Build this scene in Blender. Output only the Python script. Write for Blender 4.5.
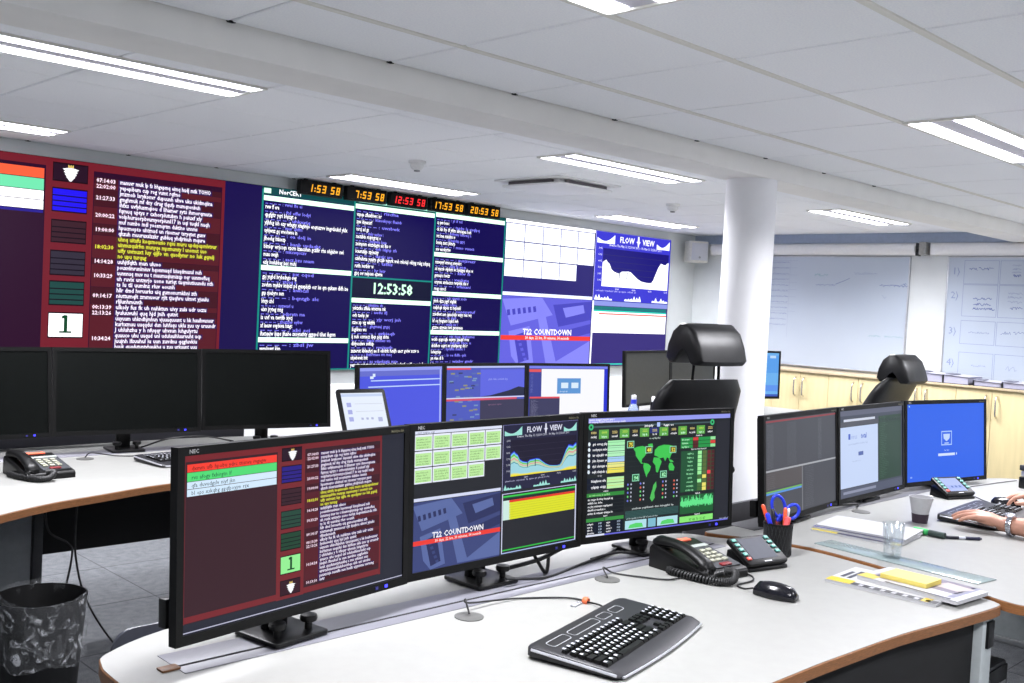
import bpy, bmesh, math, random
from mathutils import Matrix, Vector
random.seed(7)
PI = math.pi
scene = bpy.context.scene
for o in list(bpy.data.objects): bpy.data.objects.remove(o)
C = scene.collection

# ---------------------------------------------------------------- camera, world, exposure
CAMZ = 1.47
R = ((0.71177768, -0.7005542, 0.05095428), (0.00949976, -0.06293481, -0.99797243), (0.70234058, 0.71081856, -0.0381405))
cam_data = bpy.data.cameras.new('camera')
cam_data.sensor_width = 36.0
cam_data.lens = 1010.63 / 1024.0 * 36.0
cam_data.clip_start = 0.05
cam = bpy.data.objects.new('camera', cam_data)
C.objects.link(cam)
m = Matrix.Identity(4)
for i in range(3):
    m[i][0] = R[0][i]; m[i][1] = -R[1][i]; m[i][2] = -R[2][i]
m[2][3] = CAMZ
cam.matrix_world = m
scene.camera = cam

world = bpy.data.worlds.new('world')
scene.world = world
world.use_nodes = True
world.node_tree.nodes['Background'].inputs[0].default_value = (0.8, 0.85, 1.0, 1)
world.node_tree.nodes['Background'].inputs[1].default_value = 0.3

TUBE = 12.0            # radiance of the visible fluorescent tubes
LAMP_W = 27.5          # power of each louvred tube's downward beam
LAMP_SPREAD = 146.0
scene.cycles.diffuse_bounces = 8
VW = 1.15              # brightness of the video wall
LCD = 1.0              # brightness of the desk monitors
scene.view_settings.view_transform = 'Standard'
scene.view_settings.look = 'None'
scene.view_settings.exposure = 0.0
scene.view_settings.gamma = 1.0
scene.view_settings.use_curve_mapping = False

# ---------------------------------------------------------------- materials
def lin(c):
    out = []
    for v in c[:3]:
        v /= 255.0
        out.append(v / 12.92 if v <= 0.04045 else ((v + 0.055) / 1.055) ** 2.4)
    return (out[0], out[1], out[2], 1.0)

MATS = {}
def mat(name, col, rough=0.5, metal=0.0, var=0.0, scale=40.0, bump=0.0, spec=0.5, trans=0.0, alpha=1.0, ior=1.45, coat=0.0, stretch=None):
    if name in MATS: return MATS[name]
    M = bpy.data.materials.new(name); M.use_nodes = True
    nt = M.node_tree; b = nt.nodes['Principled BSDF']
    b.inputs['Base Color'].default_value = lin(col)
    b.inputs['Roughness'].default_value = rough
    b.inputs['Metallic'].default_value = metal
    b.inputs['Specular IOR Level'].default_value = spec
    b.inputs['Transmission Weight'].default_value = trans
    b.inputs['Alpha'].default_value = alpha
    b.inputs['IOR'].default_value = ior
    b.inputs['Coat Weight'].default_value = coat
    if var or bump:
        tc = nt.nodes.new('ShaderNodeTexCoord'); n = nt.nodes.new('ShaderNodeTexNoise')
        n.inputs['Scale'].default_value = scale; n.inputs['Detail'].default_value = 4
        if stretch:
            mp = nt.nodes.new('ShaderNodeMapping'); mp.inputs['Scale'].default_value = stretch
            nt.links.new(tc.outputs['Object'], mp.inputs[0]); nt.links.new(mp.outputs[0], n.inputs['Vector'])
        else:
            nt.links.new(tc.outputs['Object'], n.inputs['Vector'])
        if var:
            rm = nt.nodes.new('ShaderNodeValToRGB')
            k0 = [max(0, v * (1 - var)) for v in col]; k1 = [min(255, v * (1 + var)) for v in col]
            rm.color_ramp.elements[0].color = lin(k0); rm.color_ramp.elements[1].color = lin(k1)
            rm.color_ramp.elements[0].position = 0.3; rm.color_ramp.elements[1].position = 0.7
            nt.links.new(n.outputs['Fac'], rm.inputs[0]); nt.links.new(rm.outputs[0], b.inputs['Base Color'])
        if bump:
            bp = nt.nodes.new('ShaderNodeBump'); bp.inputs['Strength'].default_value = bump; bp.inputs['Distance'].default_value = 0.002
            nt.links.new(n.outputs['Fac'], bp.inputs['Height']); nt.links.new(bp.outputs[0], b.inputs['Normal'])
    MATS[name] = M
    return M

def emit(name, col, strength, base=(20, 20, 20)):
    if name in MATS: return MATS[name]
    M = mat(name, base, 0.4)
    b = M.node_tree.nodes['Principled BSDF']
    b.inputs['Emission Color'].default_value = lin(col); b.inputs['Emission Strength'].default_value = strength
    return M

def attr_mat(name, strength=None, rough=0.35):
    """colour from the 'Col' attribute; lit screen when strength is given, flat print otherwise"""
    if name in MATS: return MATS[name]
    M = bpy.data.materials.new(name); M.use_nodes = True
    nt = M.node_tree; b = nt.nodes['Principled BSDF']
    a = nt.nodes.new('ShaderNodeAttribute'); a.attribute_name = 'Col'
    b.inputs['Roughness'].default_value = rough
    b.inputs['Specular IOR Level'].default_value = .5 if strength is None else (.03 if strength > 1.05 else .10)
    if strength is None:
        nt.links.new(a.outputs['Color'], b.inputs['Base Color'])
    else:
        b.inputs['Base Color'].default_value = (0.003, 0.003, 0.004, 1)
        nt.links.new(a.outputs['Color'], b.inputs['Emission Color']); b.inputs['Emission Strength'].default_value = strength
    MATS[name] = M
    return M

M_WALL = mat('wall paint', (218, 222, 222), 0.85, var=0.012, scale=6)
M_TILE = mat('mineral ceiling tile', (249, 250, 255), 0.92, var=0.02, scale=160, bump=0.15)
M_BAR = mat('painted ceiling grid', (228, 226, 218), 0.6, var=0.01)
M_CEIL = mat('ceiling void', (64, 64, 68), 0.95, var=0.05)
M_HOLE = mat('dark gap', (14, 14, 16), 0.9, var=0.1)
M_BEAM = mat('beam paint', (240, 238, 234), 0.8, var=0.012, scale=5)
M_COL = mat('column paint', (238, 238, 240), 0.6, var=0.01, scale=5)
M_DESK = mat('white desk laminate', (138, 138, 135), 0.42, var=0.012, scale=30)
M_BROWN = mat('beech edge band', (122, 80, 46), 0.5, var=0.15, scale=60, stretch=(1, 1, 12))
M_BLACK = mat('black plastic', (9, 9, 10), 0.4, var=0.08, scale=200, spec=.32)
M_BEZEL = mat('monitor casing', (9, 9, 9), 0.5, var=0.08, scale=200, spec=.2)
M_DARK = mat('dark grey plastic', (46, 47, 50), 0.5, var=0.06, scale=150)
M_GREY = mat('grey steel', (150, 152, 154), 0.45, 0.2, var=0.03)
M_RAIL = mat('anodised rail', (112, 112, 120), 0.4, 0.25, var=0.04, stretch=(2, 60, 2))
M_LEG = mat('light grey leg panel', (176, 182, 182), 0.5, var=0.03)
M_MODESTY = mat('black modesty panel', (9, 9, 10), 0.8, var=0.1)
M_CABLE = mat('cable rubber', (26, 26, 27), 0.55, var=0.1)
M_GCABLE = mat('grey cable rubber', (92, 92, 96), 0.55, var=0.1)
M_LEATHER = mat('black leather', (10, 10, 12), 0.4, var=0.12, scale=25, bump=0.25)
M_BIRCH = mat('birch veneer', (212, 196, 150), 0.5, var=0.03, scale=7, stretch=(3, 3, 0.35))
M_COUNTER = mat('counter laminate', (196, 178, 146), 0.5, var=0.04)
M_CHROME = mat('brushed handle steel', (205, 200, 190), 0.25, 0.9, var=0.03)
M_BOARD = mat('whiteboard enamel', (182, 192, 205), 0.3, var=0.006, scale=3)
M_ALU = mat('aluminium', (190, 192, 198), 0.35, 0.7, var=0.03)
M_WHITE = mat('white plastic', (232, 232, 232), 0.45, var=0.01)
M_OFFW = mat('aged white plastic', (214, 212, 202), 0.5, var=0.03)
M_PAPER = mat('paper', (174, 174, 177), 0.8, var=0.015, scale=80)
M_SKIN = mat('skin', (184, 136, 116), 0.5, var=0.05, scale=30, bump=0.1)
M_PRINT = attr_mat('flat print')
M_LCD = attr_mat('lit desk screen', LCD)
M_VW = attr_mat('lit video wall', VW)
M_LED = attr_mat('clock segments', 1.25)
M_TUBE = emit('fluorescent tube', (243, 242, 255), TUBE, (240, 240, 240))
M_BLUELED = emit('blue power light', (60, 60, 255), 3.0)

def carpet():
    M = bpy.data.materials.new('grey carpet tiles'); M.use_nodes = True
    nt = M.node_tree; b = nt.nodes['Principled BSDF']; b.inputs['Roughness'].default_value = 0.95
    tc = nt.nodes.new('ShaderNodeTexCoord')
    n = nt.nodes.new('ShaderNodeTexNoise'); n.inputs['Scale'].default_value = 260; n.inputs['Detail'].default_value = 6
    n2 = nt.nodes.new('ShaderNodeTexNoise'); n2.inputs['Scale'].default_value = 25
    nt.links.new(tc.outputs['Object'], n.inputs['Vector']); nt.links.new(tc.outputs['Object'], n2.inputs['Vector'])
    mx = nt.nodes.new('ShaderNodeMath'); mx.operation = 'MULTIPLY_ADD'; mx.inputs[1].default_value = 0.35
    nt.links.new(n2.outputs['Fac'], mx.inputs[0]); nt.links.new(n.outputs['Fac'], mx.inputs[2])
    r = nt.nodes.new('ShaderNodeValToRGB')
    r.color_ramp.elements[0].color = lin((64, 66, 69)); r.color_ramp.elements[1].color = lin((130, 133, 137))
    r.color_ramp.elements[0].position = 0.45; r.color_ramp.elements[1].position = 0.95
    nt.links.new(mx.outputs[0], r.inputs[0]); nt.links.new(r.outputs[0], b.inputs['Base Color'])
    bp = nt.nodes.new('ShaderNodeBump'); bp.inputs['Strength'].default_value = 0.4; bp.inputs['Distance'].default_value = 0.003
    nt.links.new(n.outputs['Fac'], bp.inputs['Height']); nt.links.new(bp.outputs[0], b.inputs['Normal'])
    return M
M_CARPET = carpet()

# ---------------------------------------------------------------- mesh helpers
class MB:
    def __init__(s): s.v = []; s.f = []
    def add(s, vs, fs, mtx=None):
        k = len(s.v)
        for p in vs:
            p = Vector(p)
            s.v.append(tuple(mtx @ p) if mtx else tuple(p))
        for f in fs: s.f.append([i + k for i in f])
        return s
    def box(s, x0, x1, y0, y1, z0, z1, mtx=None):
        return s.add([(x0, y0, z0), (x1, y0, z0), (x1, y1, z0), (x0, y1, z0), (x0, y0, z1), (x1, y0, z1), (x1, y1, z1), (x0, y1, z1)],
                     [(3, 2, 1, 0), (4, 5, 6, 7), (0, 1, 5, 4), (1, 2, 6, 5), (2, 3, 7, 6), (3, 0, 4, 7)], mtx)
    def prism(s, poly, z0, z1, mtx=None):
        n = len(poly)
        a = sum(poly[i][0] * poly[(i + 1) % n][1] - poly[(i + 1) % n][0] * poly[i][1] for i in range(n))
        if a < 0: poly = poly[::-1]
        vs = [(p[0], p[1], z0) for p in poly] + [(p[0], p[1], z1) for p in poly]
        fs = [list(range(n))[::-1], list(range(n, 2 * n))] + [(i, (i + 1) % n, n + (i + 1) % n, n + i) for i in range(n)]
        return s.add(vs, fs, mtx)
    def loft(s, secs, caps=True, mtx=None):
        n = len(secs[0]); vs = [p for q in secs for p in q]; fs = []
        for k in range(len(secs) - 1):
            for i in range(n):
                j = (i + 1) % n
                fs.append((k * n + i, k * n + j, (k + 1) * n + j, (k + 1) * n + i))
        if caps:
            fs.append(list(range(n))[::-1]); fs.append([(len(secs) - 1) * n + i for i in range(n)])
        return s.add(vs, fs, mtx)
    def lathe(s, prof, n=24, c=(0, 0, 0), caps=True, mtx=None):
        secs = [[(c[0] + r * math.cos(2 * PI * i / n), c[1] + r * math.sin(2 * PI * i / n), c[2] + z) for i in range(n)] for r, z in prof]
        return s.loft(secs, caps, mtx)
    def tube(s, pts, r, n=8, caps=True, mtx=None):
        pts = [Vector(p) for p in pts]; rs = r if isinstance(r, (list, tuple)) else [r] * len(pts)
        secs = []; prev = None
        for i, p in enumerate(pts):
            d = (pts[min(i + 1, len(pts) - 1)] - pts[max(i - 1, 0)])
            d = d.normalized() if d.length > 1e-9 else Vector((0, 0, 1))
            if prev is None:
                u = d.cross(Vector((0, 0, 1)));
                if u.length < 1e-3: u = d.cross(Vector((0, 1, 0)))
            else:
                u = prev - d * prev.dot(d)
            u.normalize(); prev = u; w = d.cross(u)
            secs.append([tuple(p + (u * math.cos(2 * PI * k / n) + w * math.sin(2 * PI * k / n)) * rs[i]) for k in range(n)])
        return s.loft(secs, caps, mtx)
    def build(s, name, material, parent=None, bevel=0.0, seg=2, smooth=None, loc=None, rot=None):
        me = bpy.data.meshes.new(name); me.from_pydata(s.v, [], s.f)
        bm = bmesh.new(); bm.from_mesh(me)
        bmesh.ops.recalc_face_normals(bm, faces=bm.faces)
        if bevel:
            ed = [e for e in bm.edges if len(e.link_faces) == 2 and e.calc_face_angle(0) > 0.5]
            bmesh.ops.bevel(bm, geom=ed, offset=bevel, segments=seg, profile=0.5, affect='EDGES', clamp_overlap=True)
        bm.to_mesh(me); bm.free()
        if bevel or smooth is not None:
            me.polygons.foreach_set('use_smooth', [True] * len(me.polygons))
            me.set_sharp_from_angle(angle=math.radians(smooth if smooth is not None else 35))
        me.materials.append(material)
        return link(name, me, parent, loc, rot)

def link(name, me, parent=None, loc=None, rot=None):
    o = bpy.data.objects.new(name, me); C.objects.link(o)
    if parent: o.parent = parent
    if loc: o.location = loc
    if rot: o.rotation_euler = rot
    return o
def tag(o, label, cat, group=None):
    o['label'] = label; o['category'] = cat
    if group: o['group'] = group
    return o
def thing(name, label, cat, loc=(0, 0, 0), rz=0.0, group=None):
    o = link(name, None, None, loc, (0, 0, rz)); o.empty_display_size = 0.1
    return tag(o, label, cat, group)
def struct(o): o['kind'] = 'structure'; return o
def dup(root, loc, rz, label, group=None):
    r = root.copy(); C.objects.link(r); r.location = loc; r.rotation_euler = (0, 0, rz); r['label'] = label
    if group: r['group'] = group
    for ch in list(root.children):
        c = ch.copy(); C.objects.link(c); c.parent = r
        for g in list(ch.children):
            d = g.copy(); C.objects.link(d); d.parent = c
    return r
def bez(p, n=16):
    """Catmull-Rom through the points"""
    P = [Vector(q) for q in p]; P = [P[0] * 2 - P[1]] + P + [P[-1] * 2 - P[-2]]
    out = []
    for i in range(1, len(P) - 2):
        for k in range(n):
            t = k / n; a, b, c, d = P[i - 1], P[i], P[i + 1], P[i + 2]
            out.append(0.5 * ((2 * b) + (c - a) * t + (2 * a - 5 * b + 4 * c - d) * t * t + (3 * b - a - 3 * c + d) * t ** 3))
    out.append(P[-2]); return out
def rrect(x0, x1, y0, y1, r, n=5):
    out = []
    for cx, cy, a0 in ((x1 - r, y1 - r, 0), (x0 + r, y1 - r, 90), (x0 + r, y0 + r, 180), (x1 - r, y0 + r, 270)):
        for k in range(n + 1):
            a = math.radians(a0 + 90 * k / n); out.append((cx + r * math.cos(a), cy + r * math.sin(a)))
    return out

# ---------------------------------------------------------------- lettering
GLY = {}
def load_glyphs():
    chars = 'abcdefghijklmnopqrstuvwxyzABCDEFGHIJKLMNOPQRSTUVWXYZ0123456789:.,-/()?!|'
    tmp = []
    def mk(body, off):
        cu = bpy.data.curves.new('g', 'FONT'); cu.body = body; cu.size = 1.0; cu.resolution_u = 1; cu.offset = off
        o = bpy.data.objects.new('g', cu); C.objects.link(o); tmp.append(o); return o
    obs = {}
    for b, off in ((0, 0.0), (1, 0.025)):
        for ch in chars: obs[(ch, b)] = (mk(ch, off), mk(ch + '|', off))
    dg = bpy.context.evaluated_depsgraph_get()
    def get(o):
        me = bpy.data.meshes.new_from_object(o.evaluated_get(dg))
        r = ([(v.co.x, v.co.y) for v in me.vertices], [tuple(p.vertices) for p in me.polygons])
        bpy.data.meshes.remove(me); return r
    for b in (0, 1):
        bar = max(v[0] for v in get(obs[('|', b)][0])[0])
        for ch in chars:
            v, f = get(obs[(ch, b)][0]); w = max(q[0] for q in get(obs[(ch, b)][1])[0]) - bar
            GLY[(ch, b)] = (v, f, w)
    for o in tmp:
        cu = o.data; bpy.data.objects.remove(o); bpy.data.curves.remove(cu)
load_glyphs()

class Canvas:
    """flat drawing: x to the right, y downwards from the top left corner, in metres"""
    def __init__(s, w, h): s.w = w; s.h = h; s.v = []; s.f = []; s.c = []; s.layer = 0
    def poly(s, pts, col, lay=None):
        k = len(s.v); d = s.layer if lay is None else lay
        s.v += [(p[0], p[1], d) for p in pts]; s.f.append(list(range(k, k + len(pts)))); s.c.append(lin(col))
    def rect(s, x, y, w, h, col, lay=None): s.poly([(x, y), (x + w, y), (x + w, y + h), (x, y + h)], col, lay)
    def frame(s, x, y, w, h, t, col, lay=None):
        s.rect(x, y, w, t, col, lay); s.rect(x, y + h - t, w, t, col, lay); s.rect(x, y + t, t, h - 2 * t, col, lay); s.rect(x + w - t, y + t, t, h - 2 * t, col, lay)
    def line(s, pts, t, col, lay=None):
        for a, b in zip(pts, pts[1:]):
            dx, dy = b[0] - a[0], b[1] - a[1]; L = math.hypot(dx, dy) or 1; nx, ny = -dy / L * t / 2, dx / L * t / 2
            s.poly([(a[0] + nx, a[1] + ny), (b[0] + nx, b[1] + ny), (b[0] - nx, b[1] - ny), (a[0] - nx, a[1] - ny)], col, lay)
    def text(s, t, x, y, size, col, bold=0, fit=None, align=0, lay=None):
        d = s.layer if lay is None else lay; lc = lin(col)
        W = sum(GLY[(ch, bold)][2] if (ch, bold) in GLY else 0.35 for ch in t)
        sx = size if not fit else min(size * 1.6, fit / max(W, 1e-6))
        if fit is None: sx = size
        x -= W * sx * align
        for ch in t:
            g = GLY.get((ch, bold))
            if g is None: x += 0.35 * sx; continue
            k = len(s.v)
            s.v += [(x + p[0] * sx, y - p[1] * size, d) for p in g[0]]
            for f in g[1]: s.f.append([i + k for i in f]); s.c.append(lc)
            x += g[2] * sx
        return x
    def build(s, name, material, parent, to3d, boost=0, gain=1):
        me = bpy.data.meshes.new(name); me.from_pydata([to3d(*p) for p in s.v], [], s.f)
        at = me.color_attributes.new('Col', 'FLOAT_COLOR', 'CORNER')
        data = []
        for p, c in zip(me.polygons, s.c):
            if boost and min(c[:3]) > .55: c = (c[0] * boost, c[1] * boost, c[2] * boost, 1)   # the display's whites are far brighter than its blues
            if gain != 1: c = (c[0] * gain, c[1] * gain, c[2] * gain, 1)
            data += list(c) * p.loop_total
        at.data.foreach_set('color', data)
        me.materials.append(material)
        return link(name, me, parent)

def word(a=2, b=9): return ''.join(random.choice('aeioumnrstplvkghbdfjwxyzqc') for _ in range(random.randint(a, b)))
def words(n):
    out = ''
    while len(out) < n: out += word() + ' '
    return out[:n].strip()

# ================================================================ the room
ZC = 2.268                      # ceiling height
XL, XR, YF, YB = -1.48, 8.80, -1.77, 6.245
BY0, BY1, BZ = 2.813, 3.06, 2.174   # beam
o = MB().box(XL - .1, XR + .1, YF - .1, YB + .1, -0.08, 0).build('floor', M_CARPET); struct(o); FLOOR = o
# seams between the carpet tiles: thin recessed-looking strips
seam_mb = MB()
for k in range(17): seam_mb.box(XL + .05 + k * .6, XL + .0535 + k * .6, YF, YB, 0, .0008)
for k in range(13): seam_mb.box(XL, XR, YF + .28 + k * .6, YF + .2835 + k * .6, 0, .0008)
seam_mb.build('carpet_seams', mat('carpet seam', (70, 71, 75), 0.95, var=.1), FLOOR)
struct(MB().box(XL - .1, XR + .1, YB, YB + .1, 0, ZC + .1).build('wall_back', M_WALL))
struct(MB().box(XR, XR + .1, YF - .1, YB, 0, ZC + .1).build('wall_right', M_WALL))
struct(MB().box(XL - .1, XL, YF - .1, YB, 0, ZC + .1).build('wall_left', M_WALL))
struct(MB().box(XL, XR, YF - .1, YF, 0, ZC + .1).build('wall_front', M_WALL))
CEIL = struct(MB().box(XL - .1, XR + .1, YF - .1, YB + .1, ZC + .022, ZC + .1).build('ceiling', M_CEIL))
xs = [3.912 + .599 * k for k in range(-9, 9)]
xs = [XL] + [x for x in xs if XL + .05 < x < XR - .05] + [XR]
near = [2.432 - .6 * k for k in range(0, 7)]
ys_near = [BY0] + [y for y in near if y > YF + .05] + [YF]
ys_near = ys_near[::-1]
ys_far = [BY1] + [3.565 + .6 * k for k in range(5)] + [YB]
tile_mesh = {}
def tile(x0, x1, y0, y1, g):
    key = (round(x1 - x0, 3), round(y1 - y0, 3), g)
    gx, gy = .0048, g
    if key not in tile_mesh:
        w, d = (x1 - x0) / 2 - gx, (y1 - y0) / 2 - gy
        b = MB(); e = .004
        b.loft([[(-w, -d, .02), (w, -d, .02), (w, d, .02), (-w, d, .02)], [(-w, -d, e), (w, -d, e), (w, d, e), (-w, d, e)],
                [(-w + e, -d + e, 0), (w - e, -d + e, 0), (w - e, d - e, 0), (-w + e, d - e, 0)]])
        t = b.build('ceiling_tile', M_TILE, CEIL); tile_mesh[key] = t.data
    else:
        t = link('ceiling_tile', tile_mesh[key], CEIL)
    t.location = ((x0 + x1) / 2, (y0 + y1) / 2, ZC)
for ys, g in ((ys_near, .0105), (ys_far, .004)):
    for y0, y1 in zip(ys, ys[1:]):
        for x0, x1 in zip(xs, xs[1:]): tile(x0, x1, y0, y1, g)
for y in ys_near[1:-1]:
    MB().box(XL, XR, y - .012, y + .012, ZC - .004, ZC + .006).build('grid_bar', M_BAR, CEIL)
gap = None
for x in xs[1:-1]:
    for yy in (BY0 - .009, YB - .009):
        if x > 5.9: continue
        if gap is None:
            gap = MB().prism([(-.017, -.007), (.017, -.004), (.012, .008), (-.006, .008)], -.002, .003).build('joint_gap', M_HOLE, CEIL)
        else: gap = link('joint_gap', gap.data, CEIL)
        gap.location = (x, yy, ZC)
beam = MB().box(XL, XR, BY0, BY1, BZ, ZC + .03).build('trim_1', M_BEAM, bevel=.006); struct(beam); beam['label'] = 'painted ceiling beam running across the room over the column'
colm = MB().lathe([(.132, 0), (.132, .1), (.131, BZ)], 40, (4.612, 2.94, 0)).build('trim_2', M_COL, smooth=40); struct(colm); colm['label'] = 'round white structural column under the beam'
# wall behind the video wall: projecting band under it with a shadow gap
struct(MB().box(XL, XR, YB - .05, YB, .10, .80).build('trim_3', M_WHITE, bevel=.004))
struct(MB().box(XL, XR, YB - .02, YB, 0, .10).build('baseboard_back', mat('grey skirting', (90, 92, 96), .6, var=.04)))

shade_band = struct(MB().box(XR - .012, XR, BY1, YB, 2.182, ZC).build('wall_shade_band', mat('blue grey wall shade', (168, 180, 200), .7, var=.02)))  # added band; its blue-grey colour stands in for shade on the upper wall

# ---- fluorescent ceiling lights
def ceiling_light(x0, y0, label):
    t = thing('ceiling_light', label, 'ceiling light', (x0 + .6, y0 + .15, ZC), 0, 'fluorescent ceiling lights')
    f = MB(); L, Wd = .585, .142
    for a in ((-L, L, -Wd, -Wd + .014), (-L, L, Wd - .014, Wd), (-L, -L + .012, -Wd + .014, Wd - .014), (L - .012, L, -Wd + .014, Wd - .014)):
        f.box(a[0], a[1], a[2], a[3], -.009, .0)
    f.build('frame', M_BAR, t)
    MB().box(-L + .012, L - .012, -Wd + .014, Wd - .014, -.0035, -.001).build('reflector', mat('light reflector', (205, 205, 210), .35, .3, var=.01), t)
    for s in (-1, 1):
        b = MB().box(-L + .02, L - .02, s * .088 - .037, s * .088 + .037, -.0095, -.004)
        b.build('tube', M_TUBE, t, bevel=.002)
        la = bpy.data.lights.new('tube_beam', 'AREA'); la.shape = 'RECTANGLE'; la.size = 2 * L - .05; la.size_y = .07; la.energy = LAMP_W; la.spread = math.radians(LAMP_SPREAD); la.color = (.955, .955, 1.0)
        lo = bpy.data.objects.new('tube_beam', la); C.objects.link(lo); lo.parent = t; lo.location = (0, s * .088, -.0125)
    MB().box(-L + .02, L - .02, -.042, .042, -.0055, -.004).build('louvre', mat('light louvre', (206, 204, 214), .5, var=.02), t)
for x0, y0, lb in ((.92, 3.565, 'longest-looking fluorescent ceiling light at the upper left, just beyond the beam'),
                   (3.912, 3.565, 'fluorescent ceiling light beyond the beam, beside the square air diffuser'),
                   (6.78, 3.565, 'fluorescent ceiling light right of the column, above the whiteboards'),
                   (.92, 5.545, 'leftmost fluorescent ceiling light, cut by the frame above the red status display'),
                   (3.90, 5.545, 'fluorescent ceiling light directly above the row of digital clocks'),
                   (6.68, 5.545, 'fluorescent ceiling light above the right end of the video wall'),
                   (3.912, 1.535, 'nearest bright fluorescent ceiling light at the right edge, before the beam'),
                   (.92, 1.535, 'fluorescent ceiling light whose end shows at the top edge, before the beam')):
    ceiling_light(x0, y0, lb)
for q, (x0, y0) in enumerate(((6.90, 1.535), (.92, -.465), (3.912, -.465), (6.90, -.465))):
    ceiling_light(x0, y0, ('fluorescent ceiling light out of frame beside the nearest bright one', 'fluorescent ceiling light behind the camera at its left', 'fluorescent ceiling light behind the camera at its right', 'fluorescent ceiling light far behind the seated person')[q])

# ---- air diffuser, smoke detectors
t = thing('air_diffuser', 'square white ceiling air diffuser with dark slots beyond the beam', 'air diffuser', (4.845, 4.555, ZC))
MB().prism(rrect(-.30, .30, -.30, .30, .02), -.010, 0).build('cover_plate', M_WHITE, t, bevel=.003)
MB().prism(rrect(-.27, .27, -.27, .27, .05), -.046, -.034).build('centre_panel', M_WHITE, t, bevel=.004)
MB().box(-.22, .22, -.22, .22, -.036, -.009).build('throat', M_WHITE, t)
for k in range(4):
    MB().box(-.19, .19, .238, .262, -.033, -.0145, Matrix.Rotation(k * PI / 2, 4, 'Z')).build('slot', mat('diffuser slot', (96, 90, 94), .6, var=.05), t)
for (x, y), lb in (((3.735, 4.64), 'white smoke detector on the ceiling above the clocks'), ((6.15, 4.59), 'white smoke detector on the ceiling left of the column')):
    t = thing('smoke_detector', lb, 'smoke detector', (x, y, ZC), 0, 'ceiling smoke detectors')
    MB().lathe([(.052, 0), (.052, -.014), (.042, -.018)], 24).build('base', M_WHITE, t, smooth=40)
    MB().lathe([(.038, -.017), (.041, -.03), (.036, -.044), (.02, -.054), (.005, -.056)], 24).build('sensor_head', M_WHITE, t, smooth=50)
    MB().lathe([(.018, -.053), (.018, -.062), (.004, -.064)], 14).build('cap', mat('detector grille', (150, 150, 152), .5, var=.03), t, smooth=50)

# ================================================================ video wall
VY = 6.2
VX1, PW, PZ0, PZM, PZ1 = 8.315, 1.168, .915, 1.552, 2.189
vw = thing('video_wall', 'large video wall of tiled displays showing status windows and terminals', 'video wall', (0, VY, 0))
NAVY = (20, 10, 80)
panel_mesh = None
for r, (z0, z1) in enumerate(((PZ0, PZM), (PZM, PZ1))):
    for k in range(7):
        if panel_mesh is None:
            b = MB().box(-PW / 2 + .0012, PW / 2 - .0012, 0, .04, .0012, PZM - PZ0 - .0012)
            p = b.build('display_panel', M_BEZEL, vw); panel_mesh = p.data
        else: p = link('display_panel', panel_mesh, vw)
        p.location = (VX1 - PW * (k + .5), 0, z0)
        # lit background of this panel
        cv = Canvas(PW, PZM - PZ0); cv.rect(-PW / 2 + .004, .004, PW - .008, PZM - PZ0 - .008, NAVY if k < 4 else (26, 14, 66))
        cv.build('lit_surface', M_VW, p, lambda x, y, d: (x, -.0005, PZM - PZ0 - y))
# a window on the wall: X,Z in world metres
def vwin(name, draw, cx0, cz1, w, h):
    img = Canvas(w, h); tx = Canvas(w, h); draw(img, tx)
    f = lambda x, y, d: (cx0 + x, -.0015 - .0006 * d, cz1 - y)
    a = img.build(name, M_VW, vw, f, 1.5)
    if tx.f: tx.build('lettering', M_VW, a, lambda x, y, d: (cx0 + x, -.006 - .0006 * d, cz1 - y), 1.2)
    return a

WHITE = (250, 250, 255)
def crown(c, x, y, s, col=WHITE, gold=(235, 205, 110)):
    """little white crest with ragged sides under a gold crown"""
    rows = [(-.55, .34), (-.40, .95), (-.18, .62), (-.10, .82), (.12, .56), (.20, .70), (.42, .44), (.50, .52), (.72, .30), (.98, .10)]
    for (y0, w0), (y1, w1) in zip(rows, rows[1:]):
        c.poly([(x - w0 * s, y + y0 * s), (x + w0 * s, y + y0 * s), (x + w1 * s, y + y1 * s), (x - w1 * s, y + y1 * s)], col, 3)
    for k in (-1, 0, 1):
        c.poly([(x + (k * .2 - .11) * s, y - .58 * s), (x + (k * .2 + .11) * s, y - .58 * s), (x + (k * .26 + .05) * s, y - .9 * s), (x + (k * .26 - .05) * s, y - .9 * s)], gold, 3)

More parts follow.
